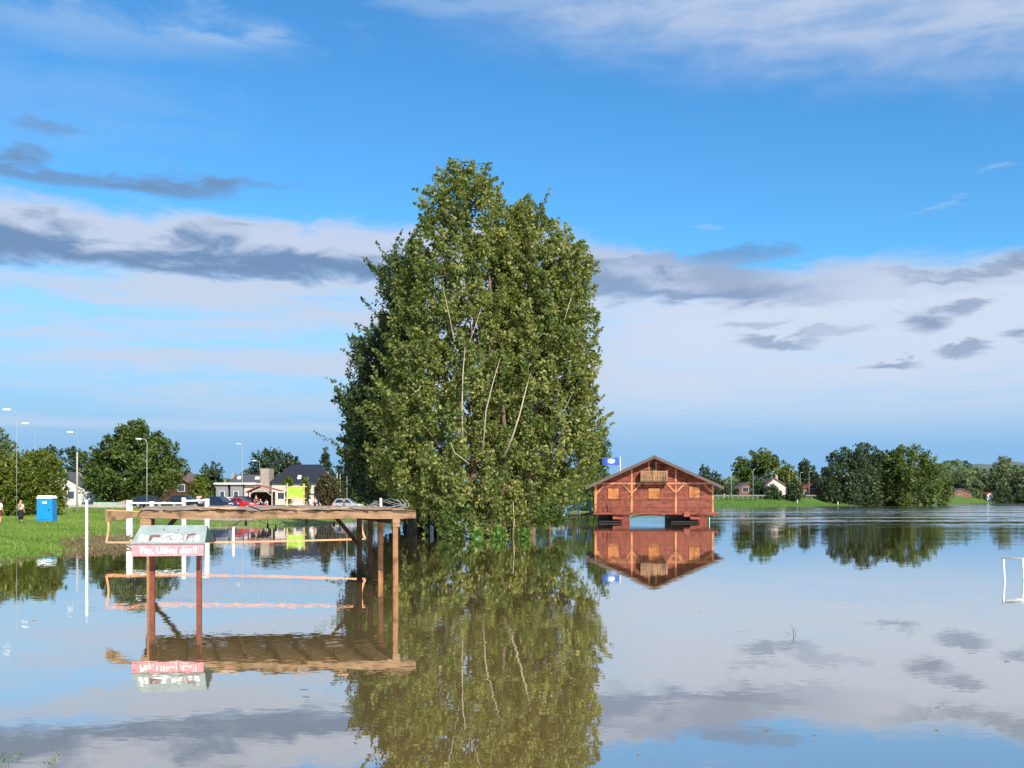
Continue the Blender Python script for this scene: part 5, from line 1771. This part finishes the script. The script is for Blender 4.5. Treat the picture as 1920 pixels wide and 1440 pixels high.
wh = gable_house('white_house', 'white gabled house half hidden by the lime bush on the left', 150, 72, 160, 914, 887, 112, 10, 'white_wall', 'roof_grey', ((134, 928, 0.9, 1.0),), R(-4), (125, 878), None)
s_ = 150 / F
MB().box((157 - 116) * s_ + 0.1, (176 - 116) * s_, -0.6, 4, -0.3, 1.75).build('annex', 'white_wall', wh)
gable_house('brown_house', 'shaded brown house behind the right skirt of the round tree', 165, 285, 352, 905, 884, 322, 9, 'wood_dark', 'roof_tile', ((340, 915, 1.0, 1.0),))  # dark wall colour carries the shade of the round tree
gable_house('white_gabled_house', 'white gabled house with brown roof on the right dike', 268, 1432, 1478, 914, 897.5, 1452, 9, 'pink_wall', 'roof_tile', ((1450, 916, 1.6, 1.6), (1462, 925, 1.2, 1.2)), R(0), (1463, 889))
gable_house('brick_house', 'low red-brown house right of the birch on the dike', 272, 1500, 1546, 918, 907, 1525, 8, 'brown_wall', 'roof_red', ((1524, 913, 1.8, 0.8), (1512, 924, 1.2, 1.0)))
gable_house('small_brown_house', 'small dark brown house left of the white gabled one', 266, 1386, 1424, 916, 906, 1403, 8, 'brown_wall', 'roof_tile', ((1398, 918, 1.4, 1.2), (1412, 924, 1.2, 1.2)))
gable_house('white_hut', 'tiny white hut under the far trees near the right edge', 375, 1851, 1863, 927, 924, 1857, 4, 'white_wall', 'roof_red', ((1857, 930, 0.8, 0.8),))
gable_house('far_cottage', 'far dark-roofed cottage by the water right of the tall trees', 372, 1783, 1822, 925, 917, 1802, 6, 'brown_wall', 'roof_grey', ((1800, 930, 1.0, 1.0),))
# grey roofed house behind the kiosk (eaves side towards us)
def hip_house(name, label, D, px0, px1, eave_py, ridge_px0, ridge_px1, ridge_py, depth, wall, roof, over_py=930, skylights=(), chimney=None, dormer=None):
    pc = (px0 + px1) / 2
    s = D / F
    x = (pc - 960) * s
    z0 = gz(x, D)
    t = thing(name, label, 'house', (x, D, z0))
    X = lambda p: (p - pc) * s
    Zz = lambda p: CAMZ - (p - HOR) * s - z0
    ze, zr = Zz(eave_py), Zz(ridge_py)
    MB().box(X(px0) + 0.4, X(px1) - 0.4, 0.5, depth, -0.3, ze).build('wall', wall, t)
    yr = depth / 2
    vs = [(X(px0), 0, ze), (X(px1), 0, ze), (X(px1), depth + 0.5, ze), (X(px0), depth + 0.5, ze), (X(ridge_px0), yr, zr), (X(ridge_px1), yr, zr)]
    rf = MB().add(vs, [(0, 1, 5, 4), (1, 2, 5), (2, 3, 4, 5), (3, 0, 4), (3, 2, 1, 0)]).build('roof', roof, t)
    for wx, wy, ww, wh2 in skylights:
        zz = Zz(wy)
        tt = (zz - ze) / (zr - ze)
        f_ = MB().bar((X(wx), yr * tt - 0.35, zz - 0.55 * wh2), (X(wx), yr * tt + 0.30, zz + 0.55 * wh2), ww, 0.2, (0, -1, 0.6)).build('roof_window', 'white_paint', rf)
    if chimney:
        cx0, cx1, cpy = chimney
        MB().box(X(cx0), X(cx1), yr - 0.6, yr + 0.6, ze + 0.3, Zz(cpy)).build('chimney', 'tan_wall', rf)
    for k_ in range(3):
        wx = px0 + (px1 - px0) * (0.2 + 0.3 * k_)
        f_ = MB().box(X(wx) - 0.6, X(wx) + 0.6, 0.43, 0.495, 0.9, min(2.1, ze - 0.2)).build('window', 'white_paint', t)
        MB().box(X(wx) - 0.5, X(wx) + 0.5, 0.415, 0.428, 1.0, min(2.0, ze - 0.3)).build('pane', 'window', f_)
    return t


sl_h = hip_house('slate_house', 'pale house with a big dark slate hip roof and one roof window', 165, 503, 616, 905.5, 534, 590, 869, 11, 'pink_wall', 'roof_slate', 930, ((558, 896, 0.55, 0.7),))
s_ = 165 / F
MB().box((490 - 559.5) * s_, (508 - 559.5) * s_ - 0.2, -0.6, 3.0, -0.3, CAMZ - (878.5 - HOR) * s_ - sl_h.location.z).build('gable_block', 'tan_wall', sl_h)
hip_house('grey_roof_house', 'low house with plain grey roof behind the flat-roofed kiosk', 178, 424, 492, 908, 431, 488, 889, 9, 'grey_wall', 'roof_grey', 930, ((441, 897, 0.6, 0.7), (476, 897, 0.8, 0.5)), (422.5, 428, 886))
l3 = loc_of(440, 149)
s_ = 149 / F
kk = thing('kiosk', 'grey flat-roofed kiosk with pale roof edge behind the parked cars', 'kiosk', l3)
X = lambda p: (p - 440) * s_
kz = CAMZ - (908.5 - HOR) * s_ - l3[2]
MB().box(X(405), X(427), 0, 3.5, -0.2, kz).build('wall', 'grey_wall', kk)
MB().box(X(432), X(455), 0, 3.5, -0.2, kz).build('wall', 'grey_wall', kk)
MB().box(X(457), X(478), 0.3, 3.5, -0.2, kz).build('wall', 'pink_wall', kk)
MB().box(X(402), X(480), -0.4, 4.0, kz + 0.005, kz + 0.25).build('flat_roof', 'white_paint', kk)
for px_ in (412, 438):
    f_ = MB().box(X(px_), X(px_) + 0.7, -0.06, -0.004, 1.2, 2.2).build('window', 'white_paint', kk)
    MB().box(X(px_) + 0.06, X(px_) + 0.64, -0.075, -0.062, 1.26, 2.14).build('pane', 'window', f_)

# garden walls and rails on the left
l4 = loc_of(190, 122)
s_ = 122 / F
gr = thing('guard_rail', 'low pale road rail across the meadow under the round tree', 'guard rail', l4)
MB().box((110 - 190) * s_, (246 - 190) * s_, -0.04, 0.04, 0.22, 0.50).build('rail', 'concrete', gr)
for i in range(9):
    x_ = (112 - 190 + i * 16.6) * s_
    MB().box(x_, x_ + 0.12, 0.042, 0.14, -0.3, 0.52).build('post', 'concrete', gr)
l5 = loc_of(199, 128)
gf2 = thing('green_boarding', 'pale green low boarding beneath the round tree', 'fence', l5)
for i in range(6):
    MB().box(-1.55 + i * 0.53, -1.55 + i * 0.53 + 0.5, -0.03, 0.03, 0.1, 0.72).build('panel', 'green_rail', gf2)
for i in range(3):
    MB().box(-1.5 + i * 1.5, -1.4 + i * 1.5, 0.032, 0.12, -0.2, 0.75).build('post', 'green_rail', gf2)
l6 = loc_of(228, 127)
o = MB().add([(-0.55, -0.4, -0.2), (0.55, -0.4, -0.2), (0.5, 0.5, -0.2), (-0.5, 0.5, -0.2), (-0.35, -0.3, 0.7), (0.5, -0.35, 0.95), (0.42, 0.4, 0.9), (-0.3, 0.35, 0.65)],
             ((0, 3, 2, 1), (4, 5, 6, 7), (0, 1, 5, 4), (1, 2, 6, 5), (2, 3, 7, 6), (3, 0, 4, 7))).build('stone_block', 'tan_wall')
o.location = l6
tag(o, 'beige stone block at the foot of the round tree', 'block')
# dike guard rail
RP = []
for i in range(25):
    px_ = 1338 + i * 9.2
    D = np.interp(px_, (1338, 1450, 1570), (238, 257, 270))
    x = (px_ - 960) * D / F
    RP.append(Vector((x, D, 2.12)))
dg = thing('guard_rail', 'long pale guard rail along the top of the right dike', 'guard rail', RP[0])
mr = MB()
for a_, b_ in zip(RP[:-1], RP[1:]):
    mr.bar(a_ + Z * 0.42, b_ + Z * 0.42, 0.06, 0.32)
mr.build('rail', 'rail_grey', dg, False, RP[0])
for q in RP:
    MB().box(q.x - 0.07, q.x + 0.07, q.y + 0.04, q.y + 0.16, q.z - 0.4, q.z + 0.56).build('post', 'rail_grey', dg, False, RP[0])
for px_, py0, lab in ((1358, 926, 'small white marker post left end of the dike'), (1495, 922, 'small white marker post between the dike houses'), (1571, 931, 'pale stump post at the waterline by the tall dark trees'), (1775, 926, 'small white marker post right of the tall trees')):
    D = (250, 256, 262, 366)[(1358, 1495, 1571, 1775).index(px_)]
    p = at(px_, py0, D)
    zg = gz(p.x, D)
    o = MB().tube([(0, 0, -0.3), (0, 0, 0.7), (0, 0, 0.85)], [0.11, 0.11, 0.06], 8).build('marker_post', 'white_paint', None, True)
    o.location = (p.x, D, zg)
    tag(o, lab, 'post', 'marker posts on the right bank')

# ------------------------------------------------------------------ flood debris, water plants
mbd = MB()
for i in range(260):
    px_ = rnd.uniform(118, 246)
    D = rnd.uniform(51, 64)
    x = (px_ - 960) * D / F
    z = max(gz(x, D), 0.0)
    if land_dist(np.array([x]), np.array([D]))[0] > 2.0 or land_dist(np.array([x]), np.array([D]))[0] < -2.0:
        continue
    a = rnd.uniform(0, math.pi)
    L_ = rnd.uniform(0.3, 1.1)
    up = rnd.uniform(0.0, 0.45)
    d = Vector((math.cos(a), math.sin(a) * 0.6, 0)) * L_
    p = Vector((x, D, z + rnd.uniform(0, 0.22)))
    mbd.tube([p - d * 0.5, p + Vector((0, 0, up * 0.6)), p + d * 0.5 + Vector((0, 0, rnd.uniform(-0.05, 0.1)))], [0.012, 0.022, 0.006], 4)
tag(mbd.build('flood_debris', 'twig'), 'brown tangle of washed-up stalks and sticks along the left shore', 'debris', None, 'stuff')
grass_patch('dry_reeds', 'dry brown stalks along the flooded left shore', 9000, (-28, -18), (41, 72), 0.26, 0.016, -0.25, 'lf_dry',
            lambda x, y: (land_dist(x, y) < 1.0) & (land_dist(x, y) > -1.2) & (x * F / y > -840) & (x * F / y < -715) & (rng.random(len(x)) < 0.9))


def plant(label, px, base_py, stems, m='lf_grass', name='water_plant'):
    D = wd(base_py)
    x = (px - 960) * D / F
    t = thing(name, label, 'plant', (x, D, 0))
    for (dx_, h_, bend_, r_) in stems:
        pts = [(dx_ * 0.4, 0, -0.15), (dx_ * 0.6 + bend_ * 0.15, 0, h_ * 0.4), (dx_ + bend_ * 0.5, 0.01, h_ * 0.75), (dx_ + bend_, 0.02, h_)]
        MB().tube(pts, [r_, r_ * 0.9, r_ * 0.6, r_ * 0.25], 5).build('stalk', m, t, True)
    return t


M['stalk_green'] = mat('green_stalk', (0.10, 0.15, 0.05), 0.7, 0.3, 8)
plant('bent brown twigs poking out of the open water at the right', 1488, 1190, ((-0.02, 0.14, 0.1, 0.006), (0.02, 0.22, -0.10, 0.007), (0.05, 0.10, 0.06, 0.005), (-0.16, 0.06, 0.0, 0.005)), 'twig', 'dead_twigs')
plant('single thin twig tip in the open water left of the bent twigs', 1398, 1184, ((0.0, 0.03, 0.05, 0.004), (-0.08, 0.015, -0.1, 0.003)), 'twig', 'dead_twigs')
wp = plant('green stalk with small leaves at the bottom left corner', 100, 1452, ((0.0, 0.24, 0.03, 0.006), (-0.04, 0.18, 0.05, 0.005), (0.03, 0.14, -0.02, 0.005)), 'stalk_green')
wp2 = plant('low leafy weed at the left bottom edge', 8, 1436, ((0.0, 0.10, 0.05, 0.005), (0.06, 0.13, 0.04, 0.004), (-0.05, 0.16, -0.03, 0.005)), 'stalk_green')
for w_, n_, spread, hh_ in ((wp, 16, 0.05, 0.24), (wp2, 26, 0.1, 0.16)):
    c = np.column_stack([rng.normal(0, spread, n_), rng.normal(0, 0.03, n_), rng.uniform(0.05, hh_, n_)])
    tag(leaves_obj('leaf_cluster', c, 0.05, rng.uniform(0.2, 0.9, n_), 'lf_pale', w_, (0, 0, 0), None, -0.2, 2.6), kind='stuff')
# floating bits
mbf = MB()
for i in range(22):
    py_ = rnd.uniform(1080, 1430)
    px_ = rnd.uniform(-20, 1940)
    D = wd(py_)
    x = (px_ - 960) * D / F
    a = rnd.uniform(-0.5, 0.5)
    L_ = rnd.uniform(0.02, 0.11)
    mbf.bar((x, D, 0.004), (x + L_ * math.cos(a), D + L_ * math.sin(a), 0.004), rnd.uniform(0.008, 0.02), 0.006)
tag(mbf.build('floating_debris', 'twig'), 'tiny twigs and leaf scraps drifting on the flood water', 'debris', None, 'stuff')
